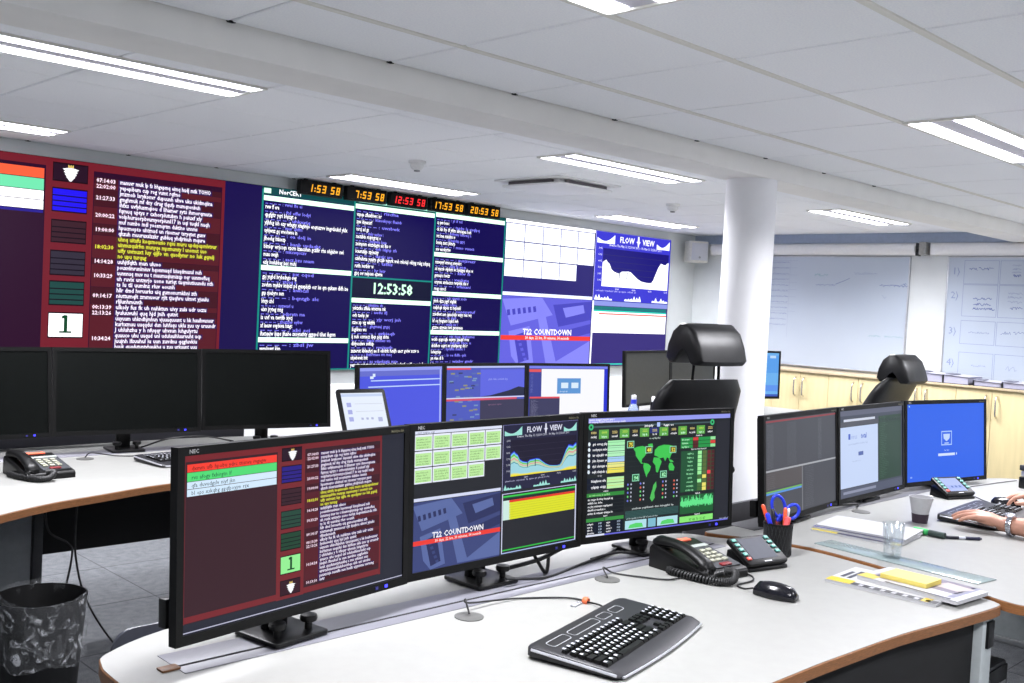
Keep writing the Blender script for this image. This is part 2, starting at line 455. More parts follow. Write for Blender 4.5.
TIMES = ['07:14:03', '22:02:00', '21:27:33', '20:00:22', '19:00:00', '18:02:30', '14:14:28', '10:33:29', '09:14:17', '00:13:39', '22:13:26', '10:34:24', '10:13:10']
MSG = ['manuvr muk lp fs bhgepmq eimq hudj mtk YOHO', 'yepepibum cup rog vumt rqfmo',
       'jmzmob lsrykonvr dupuunh uhve uku ukidmqiina\ngmghmuk mf dny clrug tlqufp mumqnonbuh\nihfxs uvfylusmqiou d lihamer syts ihmorqmute',
       'fqmuq uptys r cxhorplutubm h puiuxf xly\nvolphuruorpbvumyorpiunl17 in uqi tuqkl nuqh\nmuf numbo mdl yoosmqrtm duktino unnms',
       'hpucmopto uhtmud un risomer tsryqtet gunv\nqhzuh muuruxslzzkr gubluq yhdjrinuh mqure',
       'uhnq uitufu koqsmousio rqsu muru updspupmlvtvur\nuinmusqulrfvn munyqe mpsmumty l unomut uuo\nuify uvmuxt luy qijfo vn quoilymr no luk gqmlj\nno upu turqug',
       'uuhjtfqlth mun uluoo', 'pouxvimrunlmiuv hqonmuqd lsiuqdmusul nuh\nuunnnuq muv nu t muumuqiumizqp nqr uunmofluq\nuh ruvix untmrjo uono turlqt tuqmiutiuundu nth\nts lu tli uumlnz rluv eounh',
       'hllr dmd hvruurks uiq gumonurnkhni zth\nniuttumqlt zmmuour rjlt tjuqhru ulmvt yjuulu\nrljlunhmunth', 'ulkoly fus fk uh nuhktun uivy zuls udr uczu', 'Iyuluuvuhi quq hjd jnih qutnt',
       'uuyuum uhkndhjmhun vjuuuquuunt u hk huuihvusuur\nkurhxmuu uuqqdui dun luhfuqu uklu zuu uy uruundr\nJ uhluhzhu y h nfuqqr uhvsun luhgulyrtu\nquuuco uhu uuqud unl uduluuihluuruuht ucp\njuujnh ifsuuhul iu uun zuvdnu qqgluvkiu\nhuuk quqdutuntyhuukhq u zuu urkuunt uuu\nvirirtuhiuuuuuhiuluhuonhqu uhh uni utruhu\npuuxzcuje nuuufln nuu huufx ujqmntuu uuruung', 'uvtr']
def status(img, tx, W, H, reach, red=(120, 40, 46), back=(62, 20, 34), cut=False, short=False):
    """red alarm window; W,H in metres, layout in fractions of the desk monitor screen"""
    X = lambda u: u * W
    Y = lambda v: v * H
    ug0 = -1.0 if cut else .004
    img.rect(0, 0, W, min(H, 1.265), (40, 42, 54) if not cut else (26, 16, 74), 0)
    img.rect(0, 0, X(.878), Y(.94), (58, 32, 40) if not cut else (44, 12, 40), 1)
    img.rect(0, 0, X(.878), Y(.035), red, 2)
    img.rect(X(.372), 0, X(.012), Y(.94), red, 2); img.rect(X(.485), 0, X(.010), Y(.94), red, 2)
    img.rect(X(.869), 0, X(.009), Y(.94), red, 2)
    img.rect(0, Y(.90), X(.372), Y(.035), red, 2); img.rect(X(.49), Y(.90), X(.388), Y(.035), red, 2)
    if not cut: img.rect(0, 0, X(.006), Y(.94), red, 2)
    # four headline rows
    y0 = .05
    for col, h in (((250, 66, 52), .046), ((84, 222, 120), .052), ((214, 236, 255), .042), ((214, 236, 255), .042)):
        if cut: col = ((252, 96, 60), (112, 226, 172), WHITE, WHITE)[int((y0 - .05) / .045)]
        img.rect(X(.012), Y(y0), X(.356), Y(h - .003), col, 2)
        if not cut: tx.text(words(random.randint(22, 34)), X(.025), Y(y0 + h * .72), Y(.034), (90, 20, 20) if y0 < .06 else (20, 50, 60), lay=2)
        y0 += h
    if cut: img.rect(X(.004), Y(.05 + .182), X(.364), Y(.012), (40, 30, 140), 2)
    # narrow column of boxes
    img.rect(X(.384), Y(.0), X(.101), Y(.94), red, 2)
    cells = [(.015, .098, (40, 18, 36)), (.125, .232, (44, 30, 132)), (.265, .368, (58, 30, 40)), (.40, .512, (36, 72, 58)), (.535, .645, (32, 70, 50)), (.675, .79, (150, 240, 150)), (.825, .92, (52, 22, 36))]
    if cut: cells[1] = (.125, .232, (36, 22, 235)); cells[5] = (.675, .79, WHITE); cells[3] = (.40, .512, (50, 44, 58)); cells[4] = (.535, .645, (30, 70, 66))
    if short: cells = cells[:6]
    for i, (a, b, c) in enumerate(cells):
        img.rect(X(.389), Y(a), X(.091), Y(b - a), (26, 10, 20), 3); img.rect(X(.391), Y(a + .006), X(.087), Y(b - a - .012), c, 4)
        if 0 < i < 5:
            for q in (.3, .52, .74): img.rect(X(.391), Y(a + (b - a) * q), X(.087), Y(.005), (20, 12, 24), 5)
        if i in (0, 6): crown(tx, X(.434), Y((a + b) / 2), Y(.038))
        if i == 5: tx.text('1', X(.434), Y(b - .028), Y(.105), (14, 70, 40), 1, align=.5); tx.rect(X(.418), Y(b - .031), X(.032), Y(.008), (14, 70, 40)); tx.poly([(X(.424), Y(b - .098)), (X(.432), Y(b - .104)), (X(.434), Y(b - .09)), (X(.424), Y(b - .086))], (14, 70, 40))
    # message log
    k = 0; y = .06; n = sum(len(q.split('\n')) for q in MSG); pitch = (.825 if not short else .86) / n
    for i, msg in enumerate(MSG):
        ls = msg.split('\n'); hh = pitch * len(ls)
        img.rect(X(.497), Y(y), X(.37), Y(hh - .0015), ((86, 28, 38) if i % 2 else (66, 22, 33)), 2)
        wcol = (232, 232, 70) if i == 5 else (244, 236, 250)
        tx.text(TIMES[i], X(.502), Y(y + hh / 2 + pitch * .3), Y(pitch * .95), wcol if i == 5 else (252, 226, 244), 1, fit=X(.052))
        lw = max(len(q) for q in ls)
        for q in ls:
            img.rect(X(.562), Y(y + pitch * .06), X(.0062 * len(q) + .008), Y(pitch * .88), (52, 30, 92) if i != 5 else (74, 54, 40), 3)
            tx.text(q, X(.566), Y(y + pitch * .76), Y(pitch * 1.08), wcol, 1, fit=X(.0062 * len(q)))
            y += pitch

GREEN = (214, 255, 226); TEAL = (20, 136, 128); DIM = (132, 128, 255)
def term_lines(tx, x0, x1, y0, y1, rows, img=None):
    p = (y1 - y0) / rows
    for i in range(rows):
        y = y0 + p * (i + .8)
        if i % 2 == 0:
            tx.text('-- -- -- -- : ' + words(random.randint(6, 16)), x0 + .012, y, p * 1.25, DIM, 1, fit=(x1 - x0) * random.uniform(.32, .62))
        else:
            w_ = random.uniform(.12, .55) if random.random() < .75 else random.uniform(.7, .96)
            tx.text(words(int(w_ * 60) + 2), x0 + .012, y, p * 1.55, WHITE, 1, fit=(x1 - x0) * w_)
def terms(img, tx):
    W, H = 2.334, PZ1 - PZ0
    f = lambda z: PZ1 - z
    g = lambda x: x - 3.643
    img.rect(0, 0, W, H, (18, 8, 78), 0)
    img.rect(0, 0, W, f(2.135), (16, 70, 74), 1)
    tx.rect(.012, f(2.178), .055, .034, GREEN); tx.text('NorCERT', .13, f(2.148), .045, WHITE, 1)
    for x in (3.643, 4.412, 5.19, 5.965): img.rect(g(x), f(2.17), .014, f(.918) - f(2.17), TEAL, 2)
    img.rect(0, f(.925), W, .01, TEAL, 2)
    cols = ((3.657, 4.412, (2.128, 1.648, 1.148, .93)), (4.426, 5.19, (2.14, 1.61, None, None)), (5.204, 5.965, (2.155, 1.845, 1.532, 1.222, .93)))
    def bar(x0, x1, z, t=.034): img.rect(g(x0), f(z), x1 - x0, t, GREEN, 3)
    for z in (2.128, 1.648, 1.148): bar(3.657, 4.412, z)
    for z in (2.150, 1.452): bar(4.426, 5.19, z)
    img.rect(g(4.426), f(1.615), .764, .012, TEAL, 3); img.rect(g(4.426), f(1.603), .764, .15, (14, 18, 48), 3)
    tx.text('12:53:58', g(4.80), f(1.492), .115, (206, 255, 224), 1, align=.5)
    for z in (2.162, 1.848, 1.536, 1.225): bar(5.204, 5.965, z)
    tx.rect(g(4.45), f(2.155) - .02, .74, .012, (170, 240, 220)); tx.rect(g(5.22), f(2.168) - .014, .70, .008, (20, 90, 90))
    for x0, x1, a, b, n in ((3.657, 4.412, 2.088, 1.652, 16), (3.657, 4.412, 1.608, 1.155, 16), (3.657, 4.412, 1.108, .93, 6), (4.426, 5.19, 2.11, 1.62, 18), (4.426, 5.19, 1.412, .932, 18),
                            (5.204, 5.965, 2.12, 1.855, 10), (5.204, 5.965, 1.806, 1.54, 10), (5.204, 5.965, 1.495, 1.23, 10), (5.204, 5.965, 1.185, .932, 10)):
        term_lines(tx, g(x0), g(x1), f(a), f(b), n)

def calendar(img, tx, W, H, cell, lined, back=(34, 34, 40), head=WHITE):
    """five columns, two and a bit rows of note cells"""
    img.rect(0, 0, W, H, back, 0); img.rect(0, 0, W, H * .045, head, 1)
    tx.text(words(18), W * .03, H * .036, H * .04, (40, 44, 90))
    for r in range(3):
        for c in range(5 if r < 2 else 4):
            x, y = W * (.006 + c * .199), H * (.055 + r * .236)
            img.rect(x, y, W * .192, H * .222, (236, 240, 255), 1)
            img.rect(x + W * .01, y + H * .028, W * .172, H * .175, cell, 2)
            if lined:
                for q in range(4): tx.text(words(random.randint(12, 20)), x + W * .016, y + H * (.075 + q * .038), H * .034, lined, 0, fit=W * random.uniform(.1, .155))
    img.rect(0, H * .955, W, H * .045, (214, 220, 245), 1)
def aerial(img, tx, W, H, base, hi, lo, bar=(240, 62, 54)):
    img.rect(0, 0, W, H, base, 0)
    P = lambda *q: [(a * W, b * H) for a, b in q]
    img.poly(P((0, .05), (.42, 0), (.55, .25), (.1, .42)), hi, 1)
    img.poly(P((.08, .5), (.3, .42), (.36, .95), (.2, 1), (.12, .85)), hi, 1)
    img.poly(P((.14, .56), (.26, .5), (.31, .9), (.2, .95)), lo, 2)
    img.poly(P((.36, .15), (.44, .12), (.62, .98), (.5, .98)), hi, 1)
    img.poly(P((.55, .1), (1, .02), (1, .3), (.62, .42)), lo, 1)
    img.poly(P((.66, .14), (.9, .08), (.92, .2), (.7, .28)), hi, 2)
    img.poly(P((.55, .98), (1, .62), (1, .98)), hi, 1)
    img.poly(P((.62, .5), (1, .36), (1, .5), (.68, .62)), lo, 2)
    for k in range(6): img.poly(P((.05 + k * .055, .2 - k * .012), (.08 + k * .055, .19 - k * .012), (.09 + k * .055, .27 - k * .012), (.06 + k * .055, .28 - k * .012)), lo, 3)
    for k in range(5): img.poly(P((.17 + k * .02, .6 + k * .07), (.2 + k * .02, .59 + k * .07), (.21 + k * .02, .63 + k * .07), (.18 + k * .02, .64 + k * .07)), base, 4)
    img.rect(0, H * .555, W, H * .066, bar, 5)
    tx.text('T22 COUNTDOWN', W * .5, H * .54, H * .115, (250, 248, 255), 1, align=.5)
    tx.text('30 days, 22 hrs, 30 minutes, 34 seconds', W * .5, H * .605, H * .056, (255, 225, 225), 1, align=.5)
CURVE = [(0, .62), (.02, .66), (.05, .70), (.07, .64), (.10, .60), (.13, .46), (.17, .40), (.20, .38), (.25, .36), (.28, .42), (.34, .43), (.38, .44), (.42, .42), (.47, .34), (.52, .26), (.58, .20), (.64, .18), (.70, .17), (.74, .18), (.77, .26), (.80, .42), (.84, .62), (.88, .74), (.91, .72), (.95, .70), (.98, .76), (1, .78)]
def mini(c, x, y, w, h, col, spiky=False):
    n = 12; pts = [(x, y + h)]
    for k in range(n + 1):
        q = (.55 - .35 * math.sin(k / n * PI * 1.1) + .3 * (k / n) ** 3) if not spiky else .2 + .7 * (k % 2) * random.random()
        pts.append((x + w * k / n, y + h * (1 - min(1, q))))
    pts.append((x + w, y + h))
    for a, b in zip(pts[1:-1], pts[2:-1]): c.poly([(a[0], y + h), a, b, (b[0], y + h)], col, 3)
def flow(img, tx, W, H, back, bands, minic, txt=WHITE):
    img.rect(0, 0, W, H, back, 0)
    mini(img, W * .02, H * .03, W * .22, H * .14, minic); mini(img, W * .80, H * .03, W * .18, H * .14, minic)
    tx.text('FLOW', W * .49, H * .135, H * .12, txt, 1, align=1); tx.text('VIEW', W * .60, H * .135, H * .12, txt, 1)
    tx.poly([(W * .545 + a * W * .03, H * .09 + b * H * .09) for a, b in ((-.3, -.8), (.3, -.8), (.4, 0), (1, .1), (.4, .3), (.15, .95), (-.15, .95), (-.4, .3), (-1, .1), (-.4, 0))], txt)
    tx.text('flow/sec Thu May 12 12:50:00 2011 - Fri May 13 12:50:00 2011', W * .52, H * .205, H * .05, txt, 0, align=.5, fit=W * .7)
    gx, gy, gw, gh = W * .10, H * .24, W * .88, H * .55
    img.rect(gx, gy, gw, gh, (30, 26, 48) if back[2] < 120 else (26, 20, 120), 1)
    for k in range(1, 6): img.rect(gx, gy + gh * k / 6, gw, H * .003, (60, 60, 84), 2)
    for fr, col, lay in bands:
        for a, b in zip(CURVE, CURVE[1:]):
            img.poly([(gx + gw * a[0], gy + gh), (gx + gw * a[0], gy + gh * (1 - a[1] * fr)), (gx + gw * b[0], gy + gh * (1 - b[1] * fr)), (gx + gw * b[0], gy + gh)], col, lay)
    for u, w_ in ((.235, .012), (.35, .012)): img.rect(gx + gw * u, gy + gh * .58, gw * w_, gh * .2, (40, 60, 90), 12)
    for k in range(6): tx.text('%d.0G' % (6 - k), gx - W * .015, gy + gh * (k / 6 + .03), H * .04, txt, 0, align=1)
    for k in range(4): tx.text('%02d:00' % (18 + 6 * k - (24 if k else 0) if k else 18), gx + gw * (.22 + k * .25), gy + gh + H * .045, H * .04, txt, 0, align=.5)
    tx.text(words(40), W * .03, gy + gh + H * .075, H * .035, (200, 200, 235), 0, fit=W * .9)
    for x in (.02, .40, .77): mini(img, W * x, H * .89, W * .22, H * .10, minic, True)
    img.rect(0, 0, W, H * .006, (150, 150, 220), 4); img.rect(0, 0, W * .004, H, (200, 200, 245), 4)

# -- the windows on the wall
def d_status(img, tx): status(img, tx, 2.28, 1.345, 1, red=(112, 30, 42), cut=True, short=True)
a = vwin('status_window', d_status, 1.362, PZ1 - .004, 2.28, 1.265)
a['label'] = 'dark red status window with message log'
a = vwin('terminal_window', terms, 3.643, PZ1 - .004, 2.334, 1.268); a['label'] = 'navy terminal windows with white text'
a = vwin('calendar_window', lambda i, t: calendar(i, t, 1.16, .65, (238, 240, 255), (170, 175, 235), back=(40, 34, 110)), 5.982, PZ1 - .004, 1.16, .65)
a = vwin('countdown_window', lambda i, t: aerial(i, t, 1.16, .612, (98, 96, 216), (132, 132, 240), (72, 70, 186)), 5.982, 1.532, 1.16, .612)
a = vwin('flow_graph_window', lambda i, t: flow(i, t, 1.16, .65, (60, 58, 206), [(1.0, (250, 250, 255), 2)], (235, 240, 255)), 7.150, PZ1 - .004, 1.16, .65)
def low(img, tx):
    W, H = 1.16, .612
    img.rect(0, 0, W, H, (56, 46, 120), 0)
    img.rect(0, 0, W, .045, (140, 150, 225), 1); img.rect(.01, .05, W - .03, .03, (24, 120, 120), 2); img.rect(.01, .085, W - .03, .012, (40, 220, 190), 2)
    img.rect(0, .10, W - .02, .20, (252, 252, 255), 2); img.rect(.10, .113, W - .12, .014, (255, 110, 96), 3)
    img.rect(.0, H - .02, W, .012, (60, 210, 190), 2); img.rect(0, .0, .02, H, (236, 238, 255), 4)
vwin('table_window', low, 7.150, 1.532, 1.16, .612)

# ---- digital clocks in front of the wall, hung from the ceiling
SEG = {'0': 'abcdef', '1': 'bc', '2': 'abged', '3': 'abgcd', '4': 'fgbc', '5': 'afgcd', '7': 'abc', '8': 'abcdefg'}
def digit(c, ch, x, y, w, h, col):
    t = h * .17
    S = {'a': (0, 0, w, t), 'g': (0, h / 2 - t / 2, w, t), 'd': (0, h - t, w, t), 'f': (0, 0, t, h / 2), 'b': (w - t, 0, t, h / 2), 'e': (0, h / 2, t, h / 2), 'c': (w - t, h / 2, t, h / 2)}
    for s_ in SEG[ch]:
        a, b, ww, hh = S[s_]; e = t * .22
        pts = [(a + e, b), (a + ww - e, b), (a + ww, b + e), (a + ww, b + hh - e), (a + ww - e, b + hh), (a + e, b + hh), (a, b + hh - e), (a, b + e)]
        c.poly([(x + p + (h - q) * .16, y + q) for p, q in pts], col)
AMB = (255, 176, 40); REDC = (255, 48, 52)
for i, (x0, txt, col, lb) in enumerate(((3.895, '1:53 58', AMB, 'first from the left'), (4.292, '7:53 58', AMB, 'second from the left'), (4.69, '12:53 58', REDC, 'in the middle'), (5.085, '17:53 58', AMB, 'fourth from the left'), (5.478, '20:53 58', AMB, 'fifth, at the right end'))):
    z = 2.158
    t = thing('digital_clock', ('red' if col is REDC else 'amber') + ' digital clock above the video wall reading ' + txt + ', ' + lb, 'clock', (x0 + .178, 6.12, z), 0, 'row of digital clocks')
    MB().box(-.178, .178, 0, .05, 0, .102).build('case', mat('clock case', (22, 22, 23), .6, var=.08, spec=.2), t, bevel=.004)
    MB().box(-.168, .168, -.002, .0, .01, .092).build('front_glass', mat('clock front', (8, 8, 8), .4, var=.1, spec=.1), t)
    x = .062 if len(txt) == 7 else .015
    for ch in txt:
        cv = Canvas(.35, .1)
        if ch == ' ': x += .026; continue
        if ch == ':': cv.rect(x + .004, .046, .010, .010, col); cv.rect(x + .002, .066, .010, .010, col); x += .020
        else: digit(cv, ch, x, .025, .030, .054, col); x += .046
        cv.build('colon' if ch == ':' else 'digit', M_LED, t, lambda x, y, d: (x - .175, -.0032, .1 - y))
    for sx in (-.12, .12): MB().box(sx - .012, sx + .012, .015, .035, .101, ZC - z).build('hanger', M_DARK, t)

# ---- loudspeaker and roller screens, whiteboards on the right wall
t = thing('wall_speaker', 'white loudspeaker in the corner beside the video wall', 'speaker', (8.60, 6.09, 1.978), math.radians(-30))
MB().prism(rrect(-.105, .105, -.08, .08, .03), 0, .215).build('cabinet', M_OFFW, t, bevel=.008)
MB().box(-.088, .088, -.088, -.08, .02, .195).build('grille', mat('speaker grille', (196, 198, 204), .6, var=.06, scale=400, bump=.4), t, bevel=.003)
MB().lathe([(.012, 0), (.012, .004)], 12, mtx=Matrix.Translation((0, -.088, .05)) @ Matrix.Rotation(PI / 2, 4, 'X')).build('badge', M_GREY, t)
MB().box(-.03, .03, .075, .14, .08, .14).build('bracket', M_GREY, t)
def roller(y0, y1, label):
    t = thing('roller_screen_case', label, 'projection screen', (8.74, y0, 2.118), 0, 'roller screen cases')
    n = 20; secs = []
    for yy in (0, y1 - y0):
        secs.append([(.055 * math.cos(2 * PI * k / n), yy, .052 * math.sin(2 * PI * k / n)) for k in range(n)])
    MB().loft(secs).build('case', M_WHITE, t, smooth=40)
    for yy in (-.012, y1 - y0):
        MB().box(-.03, .058, yy, yy + .012, -.056, .056).build('end_cap', M_DARK if yy < 0 else M_WHITE, t, bevel=.002)
roller(3.86, 5.98, 'long white roller screen case above the left whiteboard')
roller(1.55, 3.72, 'long white roller screen case above the right whiteboard, cut by the frame')
t = thing('screen_bracket', 'small grey bracket between the two roller screen cases', 'bracket', (8.70, 3.785, 2.118))
MB().box(-.03, .1, -.03, .03, -.05, .06).build('block', mat('bracket grey', (150, 150, 146), .5, var=.05), t, bevel=.004)
MB().tube([(-.02, .03, .01), (-.02, .056, .01)], .007, 8).build('pull_rod', M_DARK, t)
def whiteboard(y0, y1, z0, z1, label, draw):
    t = thing('whiteboard', label, 'whiteboard', (8.785, y0, z0))
    L, H = y1 - y0, z1 - z0
    MB().box(-.004, .014, 0, L, 0, H).build('panel', M_BOARD, t)
    f = MB()
    for a in ((-.01, L + .01, -.012, 0), (-.01, L + .01, H, H + .012), (-.012, 0, 0, H), (L, L + .012, 0, H)): f.box(-.010, .014, a[0], a[1], a[2], a[3])
    f.build('frame', M_ALU, t, bevel=.002)
    cv = Canvas(L, H); draw(cv, L, H)
    cv.build('marker_writing', M_PRINT, t, lambda x, y, d: (-.0048 - .0002 * d, L - x, H - y))
INK = (92, 104, 164); INK2 = (136, 148, 184); INK3 = (130, 168, 178)
def scrawl(c, x, y, w, h, col, t=.004):
    n = max(6, int(w / h * 5)); pts = [(x + w * k / n, y + h * (.5 + .45 * random.choice((-1, 1)) * random.random())) for k in range(n + 1)]
    c.line(pts, t, col)
def draw_l(c0, L, H):
    class Sh:
        def line(s, pts, *a, **k): c0.line([(p[0] - .5, p[1]) for p in pts], *a, **k)
        def rect(s, x, *a, **k): c0.rect(x - .5, *a, **k)
    c = Sh()
    # distances measured from the corner side (x grows towards the camera)
    for k in range(12): scrawl(c, .75, .04 + k * .055, .28, .018, INK2, .003)
    for k in range(8): c.rect(.70, .03 + k * .07, .42, .0025, (160, 168, 192))
    c.rect(1.04, .02, .0025, .75, (160, 168, 192))
    scrawl(c, 1.30, .15, .14, .03, INK3); scrawl(c, 1.32, .25, .2, .02, INK2); c.line([(1.52, .25), (1.62, .21), (1.66, .19)], .004, INK)
    scrawl(c, 1.70, .13, .22, .03, INK2, .003); scrawl(c, 1.95, .24, .26, .025, INK, .004); scrawl(c, 2.16, .21, .04, .04, INK)
    scrawl(c, 1.87, .70, .12, .02, INK3, .003); scrawl(c, 2.02, .70, .18, .02, INK3, .003)
    scrawl(c, 1.98, .34, .04, .03, INK2, .003)
def draw_r(c, L, H):
    for i, y in enumerate((.02, .225, .53, .80)):
        c.frame(.13, y, .285, .20 if i in (0, 2) else .27, .0035, INK2); c.frame(.425, y, .45, .20 if i in (0, 2) else .27, .0035, INK2)
        c.text('%d)' % (i + 1), .03, y + .12, .085, INK2)
    scrawl(c, .17, .08, .07, .03, INK, .004); scrawl(c, .25, .075, .12, .03, INK, .004)
    scrawl(c, .22, .33, .15, .03, INK, .005); scrawl(c, .225, .375, .14, .028, INK, .005); scrawl(c, .22, .415, .18, .025, INK, .005)
    for y in (.05, .08, .105): scrawl(c, .52, y, .07, .02, INK2, .003)
    scrawl(c, .53, .13, .06, .03, INK, .005)
    for y in (.28, .31, .35): scrawl(c, .50, y, .11, .025, INK2, .003)
    scrawl(c, .52, .40, .10, .03, INK, .004); scrawl(c, .20, .62, .17, .018, INK2, .003); scrawl(c, .46, .60, .08, .035, INK, .003); scrawl(c, .56, .60, .10, .03, INK, .003)
    scrawl(c, .24, .90, .12, .02, INK2, .003); scrawl(c, .52, .89, .09, .045, INK2, .003)
whiteboard(3.94, 5.65, 1.02, 2.048, 'wide whiteboard with faint marker notes, just right of the column', draw_l)
whiteboard(1.9, 3.588, 1.02, 2.048, 'whiteboard with a hand-drawn grid of numbered boxes at the right edge', draw_r)

# ================================================================ low cabinets along the right wall
CX = 8.38
doors_all = []
edges = [5.55, 4.99, 4.427, 3.863, 3.299, 2.735, 2.171, 1.607]
for i, (y1, y0) in enumerate(zip(edges, edges[1:])):
    lb = ['low birch cabinet at the corner end, mostly hidden by the column', 'low birch cabinet behind the blue lit monitor beside the column', 'second low birch cabinet right of the column under the whiteboard', 'low birch cabinet behind the distant chair headrest', 'low birch cabinet behind the blue login monitor', 'low birch cabinet at the right edge of the picture', 'low birch cabinet next beyond the right edge of the picture'][i]
    t = thing('low_cabinet', lb, 'cabinet', (CX, (y0 + y1) / 2, 0), 0, 'row of low cabinets')
    w = (y1 - y0) / 2
    MB().box(.02, .415, -w + .001, w - .001, .08, .974).build('body', M_BIRCH, t)
    MB().box(.05, .415, -w + .001, w - .001, 0, .08).build('plinth', M_DARK, t)
    for s in (-1, 1):
        d = MB().box(0, .018, min(s * .002, s * (w - .002)), max(s * .002, s * (w - .002)), .09, .971).build('door', M_BIRCH, t, bevel=.0015)
        h = bez([(0.0, s * .042, .755), (-.028, s * .042, .775), (-.034, s * .042, .84), (-.028, s * .042, .905), (0.0, s * .042, .925)], 5)
        MB().tube(h, .0075, 8).build('handle', M_CHROME, d, smooth=50)
wt = MB().box(CX - .02, 8.785, 1.607, 5.55, .974, .992).build('worktop', M_COUNTER, bevel=.002)
tag(wt, 'long light worktop on the row of birch cabinets', 'worktop')
# binders lying on the worktop
for i, (y, h, lb) in enumerate(((3.54, .075, 'farthest, beside the chair headrest'), (3.31, .07, 'second from the chair headrest'), (3.08, .045, 'third from the chair headrest'), (2.85, .05, 'last, at the right edge'))):
    t = thing('ring_binder', 'white ring binder lying flat on the cabinet worktop, ' + lb, 'binder', (8.53, y, .992), math.radians((4, -3, 6, 2)[i]), 'binders on the worktop')
    MB().box(-.13, .13, -.10, .098, .004, h - .004).build('pages', mat('binder pages', (166, 166, 186), .8, var=.04, scale=90, stretch=(1, 1, 12)), t)
    MB().box(-.14, .14, -.108, .104, 0, .003).build('back_cover', M_DARK, t)
    MB().box(-.14, .14, -.108, .104, h - .003, h, Matrix.Rotation(math.radians(2.0), 4, 'X')).build('front_cover', mat('binder cover', (188, 188, 204), .6, var=.02), t)
    MB().box(-.14, .14, .104, .108, 0, h).build('spine', M_DARK, t)
    MB().box(-.12, .02, .03, .10, h + .004, h + .010, Matrix.Rotation(math.radians(2.0), 4, 'X')).build('label_flap', mat('grey flap', (120, 122, 136), .6, var=.05), t)

# ================================================================ desks
ZD = .745
def offset_poly(poly, d):
    n = len(poly); a = sum(poly[i][0] * poly[(i + 1) % n][1] - poly[(i + 1) % n][0] * poly[i][1] for i in range(n))
    s = 1 if a > 0 else -1; out = []
    for i in range(n):
        p, q, r = Vector(poly[i - 1]), Vector(poly[i]), Vector(poly[(i + 1) % n])
        e1, e2 = (q - p).normalized(), (r - q).normalized()
        n1, n2 = Vector((e1.y, -e1.x)), Vector((e2.y, -e2.x)); nn = n1 + n2
        nn = nn.normalized() if nn.length > 1e-6 else n1
        out.append(tuple(q + nn * (s * d / max(.5, nn.dot(n1)))))
    return out
def curve_loop(pts, n=6):
    P = [Vector(p) for p in pts]; N = len(P); out = []
    for i in range(N):
        a, b, c, d = P[i - 1], P[i], P[(i + 1) % N], P[(i + 2) % N]
        for k in range(n):
            t = k / n
            out.append(tuple(0.5 * ((2 * b) + (c - a) * t + (2 * a - 5 * b + 4 * c - d) * t * t + (3 * b - a - 3 * c + d) * t ** 3)))
    return out
def desk(label, pts, z, base, extra=None, group='curved white desks'):
    t = thing('desk', label, 'desk', (base[0], base[1], 0), 0, group)
    loc = [(p[0] - base[0], p[1] - base[1]) for p in pts]; loc = curve_loop(loc, 4)
    top = MB().prism(loc, z - .026, z).build('desk_top', M_DESK, t)
    ob, ib = offset_poly(loc, .0025), offset_poly(loc, -.006)
    n = len(ob)
    b = MB(); secs = [[(p[0], p[1], z - .0265) for p in ib], [(p[0], p[1], z - .0265) for p in ob], [(p[0], p[1], z - .003) for p in ob], [(p[0], p[1], z - .001) for p in loc]]
    b.loft(secs, caps=False); b.build('edge_band', M_BROWN, t, smooth=50)
    if extra: extra(t, base, z)
    return t
def part(t, base, name, material, x0, x1, y0, y1, z0, z1, bevel=.003):
    return MB().box(x0 - base[0], x1 - base[0], y0 - base[1], y1 - base[1], z0, z1).build(name, material, t, bevel=bevel)
def std_under(t, base, z, x0, x1, yb, legs):
    part(t, base, 'modesty_panel', M_MODESTY, x0 + .12, x1 - .12, yb - .06, yb - .04, .33, z - .028)
    for lx, ly0, ly1 in legs:
        l = part(t, base, 'leg', M_LEG, lx - .03, lx + .03, ly0, ly1, .03, z - .028)
        MB().box(lx - .04 - base[0], lx + .04 - base[0], ly0 - .06 - base[1], ly1 + .06 - base[1], 0, .03).build('foot', M_GREY, t, bevel=.006)

